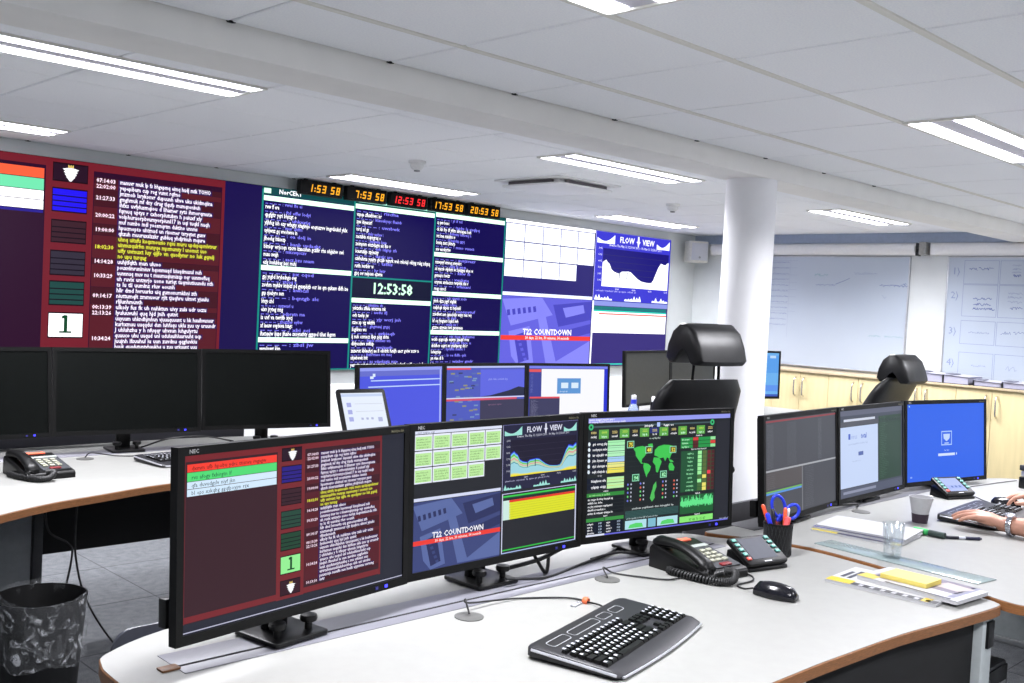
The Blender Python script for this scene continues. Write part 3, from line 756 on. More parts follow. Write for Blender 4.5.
def front_under(t, base, z):
    part(t, base, 'cable_rail', M_RAIL, .90, 2.70, 1.735, 1.852, z, z + .0015, .0005)
    part(t, base, 'rail_slot', M_HOLE, .905, 2.69, 1.772, 1.779, z + .0015, z + .0022, 0)
    part(t, base, 'rail_stop', M_BROWN, .868, .905, 1.762, 1.788, z, z + .004, .001)
    part(t, base, 'leg', M_LEG, 2.722, 2.792, .962, 1.02, .03, z - .028)
    part(t, base, 'socket_box', M_BLACK, 2.745, 2.785, .955, .962, .63, .70, .001)
    def pan(name, m_, q): MB().prism([(p[0] - base[0], p[1] - base[1]) for p in q], .03, z - .028).build(name, m_, t)
    pan('front_panel', M_MODESTY, [(1.975, 1.050), (2.72, .985), (2.72, 1.0), (1.975, 1.065)])
    pan('leg', M_LEG, [(1.845, 1.046), (1.965, 1.046), (1.965, 1.07), (1.845, 1.07)]); pan('leg', M_LEG, [(1.66, 1.046), (1.838, 1.046), (1.838, 1.07), (1.66, 1.07)])
    part(t, base, 'leg', M_LEG, .95, 1.01, 1.2, 1.8, .03, z - .028)
    MB().box(.93 - base[0], 1.03 - base[0], 1.1 - base[1], 1.9 - base[1], 0, .03).build('foot', M_GREY, t, bevel=.006)
    MB().box(2.72 - base[0], 2.80 - base[0], .96 - base[1], 1.7 - base[1], 0, .03).build('foot', M_GREY, t, bevel=.006)
    part(t, base, 'modesty_panel', M_MODESTY, 1.0, 2.7, 1.90, 1.92, .33, z - .028)
    pts = rrect(.925, 2.4, .36, .716, .05)
    sc = MB().prism([(p[0] - base[0], p[1]) for p in pts], 0, .012, Matrix.Translation((0, 2.13 - base[1], 0)) @ Matrix.Rotation(PI / 2, 4, 'X'))
    sc.build('rear_screen', mat('dark smoked screen', (58, 60, 68), .3, var=.05), t, bevel=.002)
    for gx, gy in ((1.566, 1.679), (2.083, 1.700)):
        g = MB().lathe([(.034, z), (.034, z + .002), (.029, z + .0032), (.005, z + .003)], 24, (gx - base[0], gy - base[1], 0)).build('cable_grommet', mat('dark grommet', (84, 84, 82), .5, var=.05), t, smooth=40)
FD = [(.800, 1.875), (.835, 1.925), (.98, 1.99), (1.30, 2.05), (1.8, 2.08), (2.28, 2.06), (2.643, 1.955), (2.74, 1.91), (2.775, 1.83), (2.85, 1.70), (2.885, 1.55), (2.868, 1.38), (2.836, 1.22), (2.812, 1.09), (2.805, 1.0), (2.793, .958), (2.75, .943),
      (2.524, .969), (2.307, .997), (2.087, 1.011), (1.887, 1.019), (1.6, 1.015), (1.2, .96), (.92, .93), (.82, .97), (.79, 1.08), (.787, 1.45), (.788, 1.78)]
desk('curved white front desk with brown edge, carrying keyboard and black phone', FD, ZD, (1.8, 1.5), front_under)
ZR = .753
def right_under(t, base, z):
    part(t, base, 'cable_rail', mat('dark anodised rail', (92, 92, 96), .45, .3, var=.04), 2.95, 4.75, 1.79, 1.90, z, z + .0015, .0005)
    part(t, base, 'rear_screen', mat('dark grey desk screen', (74, 74, 78), .6, var=.05), 2.80, 3.35, 1.96, 1.975, .66, .80)
    std_under(t, base, z, 2.8, 5.1, 1.85, ((2.93, 1.2, 1.75), (5.0, 1.2, 1.75)))
    MB().lathe([(.034, z), (.034, z + .002), (.029, z + .0032), (.005, z + .003)], 24, (3.605 - base[0], 1.74 - base[1], 0)).build('cable_grommet', mat('dark grommet', (84, 84, 82), .5, var=.05), t, smooth=40)
RD = [(2.785, 1.865), (2.86, 1.70), (2.896, 1.55), (2.879, 1.38), (2.847, 1.22), (2.823, 1.09), (2.816, 1.0), (2.80, .945), (2.80, .88), (2.88, .80), (3.1, .80), (3.4, .87), (3.8, .92), (4.3, .92), (4.8, .86), (5.05, .84), (5.12, .92), (5.14, 1.2), (5.12, 1.62), (5.05, 1.76), (4.7, 1.90), (4.3, 2.02), (3.9, 2.05), (3.5, 2.00), (3.1, 1.89), (2.88, 1.87)]
desk('curved white desk at the right where a person types', RD, ZR, (3.9, 1.4), right_under)
def left_under(t, base, z):
    part(t, base, 'cable_rail', M_RAIL, 1.0, 2.8, 4.19, 4.30, z, z + .0015, .0005)
    part(t, base, 'modesty_panel', M_MODESTY, 1.36, 2.9, 4.28, 4.30, .33, z - .028)
    part(t, base, 'rear_screen', mat('dark desk screen', (30, 30, 37), .6, var=.05), .8, 2.60, 4.50, 4.515, .70, .845)
    part(t, base, 'crossbeam', M_MODESTY, 1.0, 2.85, 3.75, 3.83, z - .09, z - .028)
    part(t, base, 'leg', mat('grey leg panel', (118, 122, 126), .5, var=.03), 1.04, 1.40, 3.95, 3.98, .03, z - .028)
    part(t, base, 'leg', M_DARK, 1.405, 1.44, 3.94, 3.99, .03, z - .028)
    MB().box(1.04 - base[0], 1.44 - base[0], 3.85 - base[1], 4.2 - base[1], 0, .03).build('foot', M_GREY, t, bevel=.006)
    part(t, base, 'leg', M_LEG, 2.74, 2.80, 3.7, 4.3, .03, z - .028)
    MB().lathe([(.034, z), (.034, z + .002), (.029, z + .0032), (.005, z + .003)], 20, (1.662 - base[0], 4.124 - base[1], 0)).build('cable_grommet', mat('dark grommet', (84, 84, 82), .5, var=.05), t, smooth=40)
LD = [(.70, 4.1), (.76, 4.3), (.95, 4.42), (1.4, 4.50), (1.9, 4.52), (2.4, 4.48), (2.75, 4.38), (2.90, 4.25), (2.92, 4.0), (2.92, 3.6), (2.90, 3.40), (2.80, 3.36), (2.4, 3.45), (2.05, 3.50), (1.696, 3.482), (1.425, 3.405), (1.242, 3.348), (1.058, 3.252), (.86, 3.12), (.74, 3.12), (.69, 3.22), (.68, 3.6)]
desk('curved white desk at the left under the three dark monitors', LD, ZD, (1.8, 3.9), left_under)
def mid_under(t, base, z): std_under(t, base, z, base[0] - 1.0, base[0] + 1.0, 4.4, ((base[0] - .9, 3.7, 4.25), (base[0] + .9, 3.7, 4.25)))
MD = [(0, .55), (.08, .78), (.5, .92), (1.05, .95), (1.6, .92), (2.0, .78), (2.08, .55), (2.08, .05), (2.05, -.12), (1.9, -.14), (1.5, -.08), (1.05, -.05), (.6, -.08), (.2, -.14), (.03, -.12), (0, .05)]
desk('curved white desk in the middle behind the front monitors', [(2.975 + a, 3.55 + b) for a, b in MD], ZD - .02, (4.015, 3.9), mid_under)
desk('curved white desk behind the column with two dark monitors', [(5.10 + a, 3.60 + b) for a, b in MD], ZD, (6.14, 3.95), mid_under)

# ================================================================ monitors
MW, MH = .62, .62 / 1.69
def monitor(label, x, y, yaw, zb, tilt, dz, draw=None, back=(22, 24, 24), logo=True, stand=True, led=True, off_rough=.3, group='flat desk monitors', lit=None, hub=False):
    t = thing('monitor', label, 'monitor', (x, y, dz), yaw, group)
    L = (0, 0, zb - dz); Rr = (-tilt, 0, 0)
    def ch(b, name, m_, bevel=.0, **k): return b.build(name, m_, t, bevel=bevel, loc=L, rot=Rr, **k)
    bz, bt, bb = .0155, .0165, .0185
    f = MB(); w = MW / 2
    for a in ((-w, w, MH - bt, MH), (-w, w, 0, bb), (-w, -w + bz, bb, MH - bt), (w - bz, w, bb, MH - bt)): f.box(a[0], a[1], 0, .022, a[2], a[3])
    ch(f, 'bezel', M_BEZEL)
    b = MB().loft([[(-w + .001, .02, .001), (w - .001, .02, .001), (w - .001, .02, MH - .001), (-w + .001, .02, MH - .001)],
                   [(-w + .012, .030, .012), (w - .012, .030, .012), (w - .012, .030, MH - .012), (-w + .012, .030, MH - .012)],
                   [(-w + .11, .062, .06), (w - .11, .062, .06), (w - .11, .062, MH - .06), (-w + .11, .062, MH - .06)]])
    ch(b, 'back_shell', M_BEZEL)
    sw, sh = MW - 2 * bz, MH - bt - bb
    pan = MB().box(-sw / 2, sw / 2, .004, .021, bb, bb + sh)
    sc = ch(pan, 'screen', mat('switched-off screen', (9, 11, 10), .3, var=.1, spec=.18) if lit is None else lit)
    if draw:
        img = Canvas(sw, sh); tx = Canvas(sw, sh); draw(img, tx, sw, sh)
        img.build('screen_image', M_LCD, sc, lambda a, b_, d: (a - sw / 2, .0036 - .00015 * d, bb + sh - b_))
        if tx.f: tx.build('screen_lettering', M_LCD, sc, lambda a, b_, d: (a - sw / 2, .0012 - .00015 * d, bb + sh - b_))
    if logo:
        cv = Canvas(.1, .02); cv.text('NEC', 0, .0, .0105, (150, 150, 150), 1); cv.text('MultiSync EA', MW - .085, .0, .0075, (95, 92, 70), 1)
        g = cv.build('maker_mark', M_PRINT, t, lambda a, b_, d: (a - w + .024, -.0004, MH - .0122 - b_)); g.location = L; g.rotation_euler = Rr
    if led:
        ch(MB().box(w - .075, w - .067, -.0012, .001, .006, .0125), 'power_light', M_BLUELED)
        ch(MB().box(w - .105, w - .097, -.0012, .001, .006, .0125), 'sensor_window', mat('sensor window', (40, 40, 110), .3, var=.05))
    if hub: ch(MB().box(-w - .002, -w + .02, .030, .052, .03, .085), 'side_port_box', M_BLACK, .002)
    if stand:
        MB().box(-.03, .03, .085, .105, .006, zb - dz + .2).build('neck', M_BLACK, t, bevel=.004)
        MB().prism(rrect(-.072, .072, .0, .14, .010), .003, .013).build('base_plate', M_BLACK, t, bevel=.003)
        for s in (-1, 1):
            kb = MB().lathe([(.008, .012), (.008, .028), (.017, .031), (.019, .037), (.017, .044), (.006, .046)], 16, (s * .042, .035, 0)); kb.build('clamp_knob', M_BLACK, t, smooth=45)
    return t

def s_status(img, tx, W, H): status(img, tx, W, H, 1); img.rect(W * .0, H * .985, W, H * .006, (190, 190, 214), 3)
def s_dash(img, tx, W, H):
    a = Canvas(0, 0)
    def sub(fn, x, y, w, h, *k, **kk):
        i2, t2 = Canvas(w, h), Canvas(w, h); fn(i2, t2, w, h, *k, **kk)
        for s_, d_ in ((i2, img), (t2, tx)):
            n = len(d_.v); d_.v += [(p[0] + x, p[1] + y, p[2] + 1) for p in s_.v]; d_.f += [[q + n for q in f] for f in s_.f]; d_.c += s_.c
    img.rect(0, 0, W, H, (38, 40, 46), 0)
    sub(calendar, 0, 0, W * .492, H * .50, (190, 236, 160), (90, 130, 80), back=(38, 40, 46), head=(225, 230, 250))
    sub(aerial, 0, H * .505, W * .492, H * .495, (62, 72, 124), (92, 108, 164), (46, 52, 96))
    sub(flow, W * .5, 0, W * .495, H * .51, (38, 38, 66), [(1.0, (40, 50, 225), 2), (.95, (120, 190, 250), 3), (.88, (110, 200, 70), 4), (.80, (180, 226, 190), 5), (.74, (226, 150, 150), 6), (.68, (190, 220, 190), 7), (.58, (60, 150, 170), 8), (.54, (160, 214, 226), 9), (.12, (236, 226, 110), 10), (.05, (248, 226, 30), 11)], (160, 226, 216), (226, 228, 245))
    x, w_ = W * .502, W * .49
    img.rect(x, H * .53, w_, H * .006, (200, 200, 240), 2); img.rect(x + .004, H * .548, w_ - .008, H * .012, (60, 210, 80), 2); img.rect(x + .004, H * .562, w_ - .008, H * .005, (30, 110, 60), 2)
    img.rect(x + .004, H * .585, w_ * .09, H * .15, (206, 236, 226), 2); img.rect(x + w_ * .09, H * .585, w_ * .89, H * .150, (222, 226, 40), 2); img.rect(x + w_ * .09, H * .585, w_ * .89, H * .018, (232, 60, 44), 3)
    for k in range(6): img.rect(x + w_ * .09, H * (.62 + k * .019), w_ * .89, H * .002, (180, 190, 40), 3)
    img.rect(x + .004, H * .962, w_ - .008, H * .010, (50, 190, 70), 2); img.rect(x, H * .985, w_, H * .008, (170, 190, 235), 2)
    img.rect(x + w_ - .004, H * .53, .004, H * .46, (220, 225, 250), 2); img.rect(x, H * .53, .003, H * .46, (220, 225, 250), 2)
CONT = [[(.02, .12), (.10, .08), (.22, .06), (.30, .10), (.34, .22), (.28, .36), (.22, .44), (.21, .54), (.26, .58), (.20, .58), (.14, .46), (.08, .34), (.07, .22)],
        [(.26, .56), (.36, .60), (.42, .68), (.40, .80), (.34, .92), (.33, 1.0), (.29, .86), (.25, .68)], [(.34, .02), (.44, .0), (.46, .10), (.38, .16)],
        [(.50, .20), (.58, .10), (.70, .06), (.84, .08), (.98, .14), (.94, .26), (.88, .36), (.84, .50), (.78, .44), (.74, .56), (.70, .44), (.62, .46), (.56, .40), (.49, .36)],
        [(.48, .42), (.60, .44), (.66, .56), (.62, .72), (.58, .88), (.54, .86), (.52, .66), (.46, .56)], [(.84, .62), (.90, .62), (.96, .76), (.94, .86), (.84, .84), (.82, .72)], [(.82, .50), (.90, .54), (.94, .60), (.86, .60)]]
def s_map(img, tx, W, H):
    X = lambda u: (u - .025) / .94 * W
    Y = lambda v: (v - .045) / .905 * H
    def r(u0, v0, u1, v1, c, l=1): img.rect(X(u0), Y(v0), X(u1) - X(u0), Y(v1) - Y(v0), c, l)
    def tt(s, u, v, h, c, b=1, al=0, fit=None): tx.text(s, X(u), Y(v), h * H, c, b, align=al, fit=fit)
    G1, G2, G3 = (30, 90, 54), (120, 220, 120), (150, 235, 170); DK = (26, 34, 36)
    r(.025, .045, .965, .95, (32, 38, 40), 0)
    r(.865, .1, .965, .93, (42, 44, 52), 1)
    r(.025, .045, .965, .082, (150, 156, 240)); tt(words(30), .03, .063, .022, WHITE); tt(words(46), .03, .08, .022, (235, 235, 255))
    r(.03, .105, .85, .118, (70, 90, 96))
    tt(words(7), .40, .125, .026, WHITE, al=.5, fit=X(.12) - X(.05)); tt(words(7), .53, .125, .026, WHITE, al=.5, fit=X(.12) - X(.05)); r(.455, .095, .475, .13, (180, 200, 255), 3)
    for u in (.045, .835):
        img.poly([(X(u) + .009 * math.cos(a * PI / 8), Y(.112) + .009 * math.sin(a * PI / 8)) for a in range(16)], (60, 190, 120), 3)
        img.poly([(X(u) + .004 * math.cos(a * PI / 3), Y(.112) + .004 * math.sin(a * PI / 3)) for a in range(6)], (20, 60, 40), 4)
    for k in range(13):
        u = .03 + k * .0632
        if k % 2: r(u, .135, u + .058, .205, (96, 170, 74), 2)
        if k == 6: r(u, .135, u + .058, .18, (40, 50, 120), 2)
        tt('####'.replace('#', random.choice('0123')), u + .029, .165, .03, (225, 205, 130) if k % 2 == 0 else (190, 225, 90), al=.5); tt(words(6), u + .029, .195, .026, WHITE if k % 2 == 0 else (210, 255, 225), al=.5)
    cols = [(170, 240, 180), (176, 240, 190), (180, 240, 190), (170, 205, 250), (236, 232, 140), (240, 226, 90)]
    for k in range(6):
        v = .222 + k * .0425; r(.03, v, .145, v + .039, (16, 24, 44)); r(.148, v, .252, v + .039, cols[k], 2); r(.148, v + .012, .252, v + .015, (110, 180, 130), 3)
        tt(words(14), .055, v + .03, .03, WHITE, fit=.055); img.poly([(X(.037) + .005 * math.cos(a), Y(v + .02) + .006 * math.sin(a)) for a in (0, 1, 2, 3, 4, 5)], (230, 240, 250), 3)
    tt(words(6), .1, .492, .02, (190, 190, 200), al=.5)
    for k in range(2):
        v = .505 + k * .046; r(.03, v, .145, v + .042, (16, 24, 44)); r(.148, v, .252, v + .042, (190, 240, 170), 2); r(.148, v + .018, .252, v + .021, (220, 210, 90), 3); tt(words(12), .05, v + .03, .03, WHITE, fit=.055)
    tt(words(6), .14, .614, .02, WHITE, al=.5); r(.028, .62, .256, .648, (50, 140, 60), 2); tt(words(24), .04, .641, .022, (160, 230, 150))
    for k in range(5): r(.028, .655 + k * .0265, .256, .678 + k * .0265, (14, 22, 28)); tt(words(random.randint(16, 28)), .034, .674 + k * .0265, .024, WHITE)
    tt(words(5), .14, .805, .02, WHITE, al=.5); r(.03, .812, .135, .838, (60, 150, 70), 2); r(.14, .812, .256, .838, (60, 150, 70), 2)
    for k in range(4):
        for j in range(2): r(.03 + j * .113, .843 + k * .023, .138 + j * .113, .864 + k * .023, (14, 22, 40)); tt(words(6), .034 + j * .113, .86 + k * .023, .022, WHITE); tt('0.%d' % random.randint(10, 99), .10 + j * .113, .86 + k * .023, .022, (190, 210, 235))
    r(.03, .936, .14, .95, (225, 230, 250), 2); r(.14, .94, .965, .95, (110, 110, 225), 1)
    # world map
    r(.262, .212, .612, .75, DK, 1); tt(words(16), .44, .226, .02, (200, 220, 210), al=.5)
    for k in range(1, 8): r(.265, .235 + k * .04, .608, .2365 + k * .04, (44, 58, 60), 2)
    for c in CONT: img.poly([(X(.30 + a * .29), Y(.262 + b * .27)) for a, b in c], (66, 200, 84), 3)
    for s_, u, v in (('75', .288, .255), ('48', .405, .305), ('52', .565, .315), ('94', .325, .52), ('82', .505, .51)):
        r(u - .022, v - .022, u + .022, v + .034, (150, 225, 190), 5); r(u - .018, v - .016, u + .018, v + .028, (90, 80, 20) if s_ in '75 48 52' else (30, 110, 60), 6); tt(s_, u, v + .022, .048, (250, 235, 90) if s_ in '75 48 52' else (180, 255, 200), al=.5)
    img.poly([(X(.44 + a), Y(.60 + b)) for a, b in ((0, .0), (.018, -.03), (.022, .01), (.008, .06), (.012, .10), (-.006, .13), (-.02, .10), (-.012, .06), (-.004, .03))], (80, 190, 90), 3)
    for k in range(5):
        for u in (.275, .355, .50, .575):
            v = .575 + k * .032; tx.poly([(X(u) + .0035 * math.cos(a), Y(v) + .0035 * math.sin(a)) for a in range(6)], random.choice(((230, 110, 90), (110, 210, 120), (120, 130, 230)))); tx.poly([(X(u + .02) + .003 * math.cos(a), Y(v) + .003 * math.sin(a)) for a in range(6)], (200, 205, 225))
    tt(words(36), .44, .775, .022, (200, 210, 210), al=.5, fit=.17)
    r(.265, .785, .612, .845, (40, 70, 70), 2)
    for k in range(5): r(.265, .79 + k * .011, .612, .792 + k * .011, (70, 110, 104), 3)
    tt(words(46), .27, .85, .02, (170, 190, 190))
    for u0, u1 in ((.266, .402), (.472, .608)):
        r(u0, .862, u1, .93, (180, 226, 236), 2); img.poly([(X(u0 + .02), Y(.922)), (X(u0 + .03), Y(.895)), (X((u0 + u1) / 2), Y(.885)), (X(u1 - .03), Y(.89)), (X(u1 - .02), Y(.922))], (90, 215, 110), 3)
    r(.412, .862, .462, .93, (130, 190, 210), 2)
    # right column
    tt(words(8), .74, .222, .02, WHITE, al=.5)
    for k in range(3):
        v = .232 + k * .03; r(.618, v, .70, v + .026, (40, 150, 74), 2); r(.74, v, .86, v + .026, (40, 150, 74), 2); r(.702, v, .738, v + .026, (210, 60, 60) if k == 0 else (90, 40, 40), 2); r(.825, v, .86, v + .026, (220, 70, 60) if k == 1 else (150, 230, 160), 3); tt(words(10), .622, v + .021, .022, (190, 250, 205))
    tt(words(24), .74, .334, .02, (220, 230, 225), al=.5)
    r(.622, .342, .855, .68, (34, 84, 54), 1)
    for k in range(10):
        v = .346 + k * .0335; tt(words(random.randint(6, 11)), .682, v + .024, .024, (150, 230, 170), al=.5)
        r(.738, v, .766, v + .03, (160, 240, 160) if k not in (6, 8, 9) else (70, 110, 60), 2); r(.772, v, .80, v + .03, (90, 110, 60) if k not in (6, 8, 9) else (236, 226, 110), 2); r(.806, v, .83, v + .03, (96, 40, 44) if k != 5 else (240, 60, 80), 2); r(.834, v, .856, v + .03, (80, 36, 40), 2)
    tt(words(8), .74, .702, .02, WHITE, al=.5); r(.622, .708, .855, .86, (34, 96, 54), 1)
    for k in range(64):
        u = .625 + k * .00356; h = .03 + .05 * random.random(); r(u, .79 - h, u + .0036, .79 + .02 * random.random(), (100, 230, 140), 2)
    tt(words(8), .74, .876, .02, WHITE, al=.5); r(.622, .882, .855, .93, (140, 235, 120), 1); tt('97 48 70 15 87', .74, .922, .034, (80, 170, 70), al=.5)
    tt(words(14), .90, .938, .02, (170, 175, 210), fit=.04)
def s_logs(img, tx, W, H):
    img.rect(0, 0, W, H, (74, 76, 84), 0); img.rect(0, H * .01, W, H * .018, (146, 62, 70), 1)
    for k in range(30):
        y = H * (.055 + k * .0148)
        tx.text(words(22), W * .02, y, H * .015, (112, 114, 122)); tx.text(words(34), W * .28, y, H * .015, (104, 106, 114)); tx.text(words(14), W * .72, y, H * .015, (118, 120, 128))
    img.rect(0, H * .508, W, H * .018, (170, 172, 178), 1); img.rect(W * .49, H * .526, W * .012, H * .474, (124, 126, 132), 1)
    img.rect(W * .0, H * .53, W * .49, H * .17, (86, 82, 84), 1); img.rect(0, H * .72, W * .485, H * .012, (120, 200, 90), 2); img.rect(0, H * .735, W * .485, H * .02, (90, 150, 220), 2)
    for k in range(22):
        y = H * (.555 + k * .0195); tx.text(words(30), W * .53, y, H * .016, (106, 108, 116))
        if y > H * .78 or y < H * .7: tx.text(words(26), W * .02, y, H * .016, (108, 108, 114))
def s_site(img, tx, W, H):
    img.rect(0, 0, W, H, (70, 76, 92), 0); img.rect(0, 0, W, H * .06, (96, 100, 120), 1); img.rect(W * .06, H * .10, W * .48, H * .028, (206, 212, 228), 2); img.rect(0, H * .13, W, H * .05, (82, 84, 96), 1)
    img.rect(0, H * .19, W * .585, H * .70, (198, 214, 246), 2); img.rect(W * .60, H * .10, W * .38, H * .78, (44, 70, 56), 1)
    for k in range(34): tx.text(words(random.randint(10, 30)), W * .615, H * (.125 + k * .022), H * .02, (84, 116, 96))
    tx.text('virus', W * .16, H * .335, H * .085, (150, 170, 225), 0); tx.text('total', W * .31, H * .335, H * .085, (84, 110, 200), 1)
    tx.poly([(W * .12, H * .27), (W * .15, H * .27), (W * .15, H * .335), (W * .12, H * .335)], (70, 100, 200))
    tx.text(words(26), W * .12, H * .40, H * .03, (150, 168, 210), fit=W * .32); tx.rect(W * .27, H * .49, W * .075, H * .045, (84, 104, 170)); tx.text(words(20), W * .18, H * .60, H * .024, (160, 176, 214))
    img.rect(0, H * .9, W, H * .1, (84, 90, 110), 3); img.rect(W * .05, H * .93, W * .5, H * .03, (140, 146, 170), 4)
def s_login(img, tx, W, H):
    img.rect(0, 0, W, H, (52, 104, 236), 0)
    tx.frame(W * .425, H * .36, W * .135, H * .19, W * .008, (176, 206, 255)); tx.poly([(W * .45, H * .40), (W * .535, H * .40), (W * .53, H * .46), (W * .492, H * .50), (W * .455, H * .46)], (196, 216, 255)); tx.rect(W * .465, H * .515, W * .055, H * .014, (190, 212, 255))
    tx.text(words(8), W * .492, H * .625, H * .035, (186, 210, 255), align=.5); tx.rect(W * .385, H * .655, W * .215, H * .034, (214, 228, 255)); tx.rect(W * .615, H * .655, W * .012, H * .03, (190, 212, 255))
    tx.rect(W * .02, H * .02, W * .012, H * .015, (190, 240, 230)); tx.rect(W * .04, H * .93, W * .022, H * .02, (150, 180, 255))
def s_editor(img, tx, W, H):
    img.rect(0, 0, W, H, (78, 88, 226), 0); img.rect(0, 0, W, H * .05, (150, 160, 245), 1); img.rect(0, H * .05, W, H * .08, (104, 112, 206), 1)
    img.rect(W * .13, H * .19, W * .85, H * .018, (190, 214, 255), 2); img.rect(W * .10, H * .285, W * .88, H * .018, (190, 214, 255), 2); img.rect(W * .97, H * .05, W * .02, H * .9, (170, 180, 250), 2)
    img.rect(W * .12, H * .13, W * .04, H * .04, (220, 235, 255), 3); img.rect(W * .15, H * .09, W * .03, H * .05, (220, 235, 255), 3)
    for k in range(28): tx.text(words(random.randint(10, 24)), W * .22, H * (.36 + k * .022), H * .02, (112, 128, 240))
def s_photo(img, tx, W, H):
    img.rect(0, 0, W, H, (80, 92, 190), 0); img.rect(0, 0, W, H * .03, (190, 200, 250), 1); img.rect(0, H * .03, W * .30, H * .03, (230, 70, 84), 2)
    for k in range(40): img.rect(W * .03 + W * .38 * random.random(), H * (.08 + .84 * random.random()), W * .05, H * .025, random.choice(((120, 150, 190), (150, 150, 110), (90, 110, 180), (60, 66, 110))), 2)
    img.poly([(W * .42, H * .52), (W * .55, H * .50), (W * .68, H * .46), (W * .8, H * .42), (W * .92, H * .36), (W, H * .38), (W, H * .52)], (40, 44, 70), 3)
    img.rect(W * .42, H * .06, W * .58, H * .46, (96, 104, 226), 1)
    tx.text(words(20), W * .52, H * .24, H * .05, (170, 180, 245))
    img.rect(0, H * .525, W, H * .02, (210, 214, 245), 4); img.rect(0, H * .545, W * .9, H * .035, (214, 82, 110), 4); img.rect(W * .42, H * .58, W * .58, H * .42, (62, 60, 88), 4)
    tx.text(words(16), W * .52, H * .67, H * .04, (150, 110, 140))
def s_pages(img, tx, W, H):
    img.rect(0, 0, W, H, (60, 68, 150), 0); img.rect(0, 0, W, H * .045, (120, 130, 236), 1); img.rect(W * .155, H * .055, W * .80, H * .9, (250, 250, 255), 2); img.rect(0, H * .06, W * .15, H * .05, (226, 84, 90), 2); img.rect(W * .35, H * .22, W * .30, H * .28, (96, 152, 214), 3)
    for x in (.40, .53): img.rect(W * x, H * .30, W * .09, H * .10, (220, 238, 252), 4)
    tx.text(words(12), W * .38, H * .47, H * .035, (220, 235, 250)); img.rect(W * .015, H * .55, W * .37, H * .40, (62, 62, 96), 4); img.rect(W * .015, H * .55, W * .37, H * .03, (230, 80, 90), 5)
    for k in range(16): tx.text(words(random.randint(8, 20)), W * .03, H * (.62 + k * .02), H * .018, (150, 150, 180))
    for k in range(14): tx.text(words(6), W * .02, H * (.16 + k * .024), H * .02, (130, 140, 210))
    img.rect(W * .955, H * .05, W * .045, H * .95, (40, 52, 210), 3)
def s_blue(img, tx, W, H):
    img.rect(0, 0, W, H, (110, 178, 240), 0); img.rect(0, H * .06, W, H * .4, (90, 160, 236), 1); img.rect(W * .85, H * .06, W * .1, H * .06, (190, 220, 250), 3); img.rect(0, H * .74, W, H * .14, (96, 150, 240), 2); img.rect(0, H * .95, W, H * .05, (60, 90, 190), 2)
GF = 'monitors on the front desk'; GR = 'monitors on the right desk'; GL = 'dark monitors on the left desk'; GM = 'monitors on the middle desk'; GT = 'monitors on the desk behind the column'
monitor('nearest black monitor showing a dark red status window with message log', 1.169, 1.750, .151, .809, .043, ZD, s_status, group=GF, hub=True)
monitor('black monitor showing green calendar cells, countdown picture and flow graph', 1.790, 1.809, .019, .809, .043, ZD, s_dash, group=GF)
monitor('black monitor showing a green world map dashboard', 2.420, 1.781, -.140, .809, .043, ZD, s_map, group=GF)
monitor('black monitor with grey log panes, leftmost on the right desk behind the pen cup', 3.244, 1.775, .096, .774, .072, ZR, s_logs, group=GR, hub=True)
monitor('black monitor showing a pale web page beside green text, middle of the right desk', 3.860, 1.814, .041, .774, .072, ZR, s_site, group=GR)
monitor('black monitor with a bright blue login screen on the right desk', 4.504, 1.784, -.175, .774, .072, ZR, s_login, group=GR)
monitor('dark switched-off monitor at the left frame edge behind the phone', 1.260, 4.223, .031, .828, .109, ZD, group=GL, logo=False)
monitor('dark switched-off monitor in the middle of the left desk', 1.876, 4.193, -.132, .828, .109, ZD, group=GL, logo=False)
monitor('dark switched-off monitor at the right end of the left desk', 2.504, 4.117, -.193, .828, .109, ZD, group=GL, logo=False)
monitor('monitor with a plain blue editor window, left one on the middle desk', 3.293, 4.11, .09, .757, .05, ZD - .02, s_editor, group=GM, logo=False, led=False, stand=True)
monitor('monitor with a dark landscape picture and code, centre of the middle desk', 3.912, 4.13, -.028, .757, .05, ZD - .02, s_photo, group=GM, logo=False, led=False)
monitor('monitor with white page and blue right margin, right one on the middle desk', 4.526, 4.061, -.198, .757, .05, ZD - .02, s_pages, group=GM, logo=False, led=False)
M_OFF2 = mat('grey switched-off screen', (52, 53, 50), .4, var=.04, spec=.3)
monitor('dark grey switched-off monitor left of the tall chair headrest', 5.41, 4.145, .145, .832, .05, ZD, group=GT, logo=False, led=False, lit=M_OFF2)
monitor('dark grey switched-off monitor seen between the chair headrest posts', 6.028, 4.22, .09, .832, .05, ZD, group=GT, logo=False, led=False, lit=M_OFF2)
monitor('monitor with light blue screen peeking out right of the column', 6.636, 4.155, -.31, .838, .03, ZD, s_blue, group=GT, logo=False, led=False)

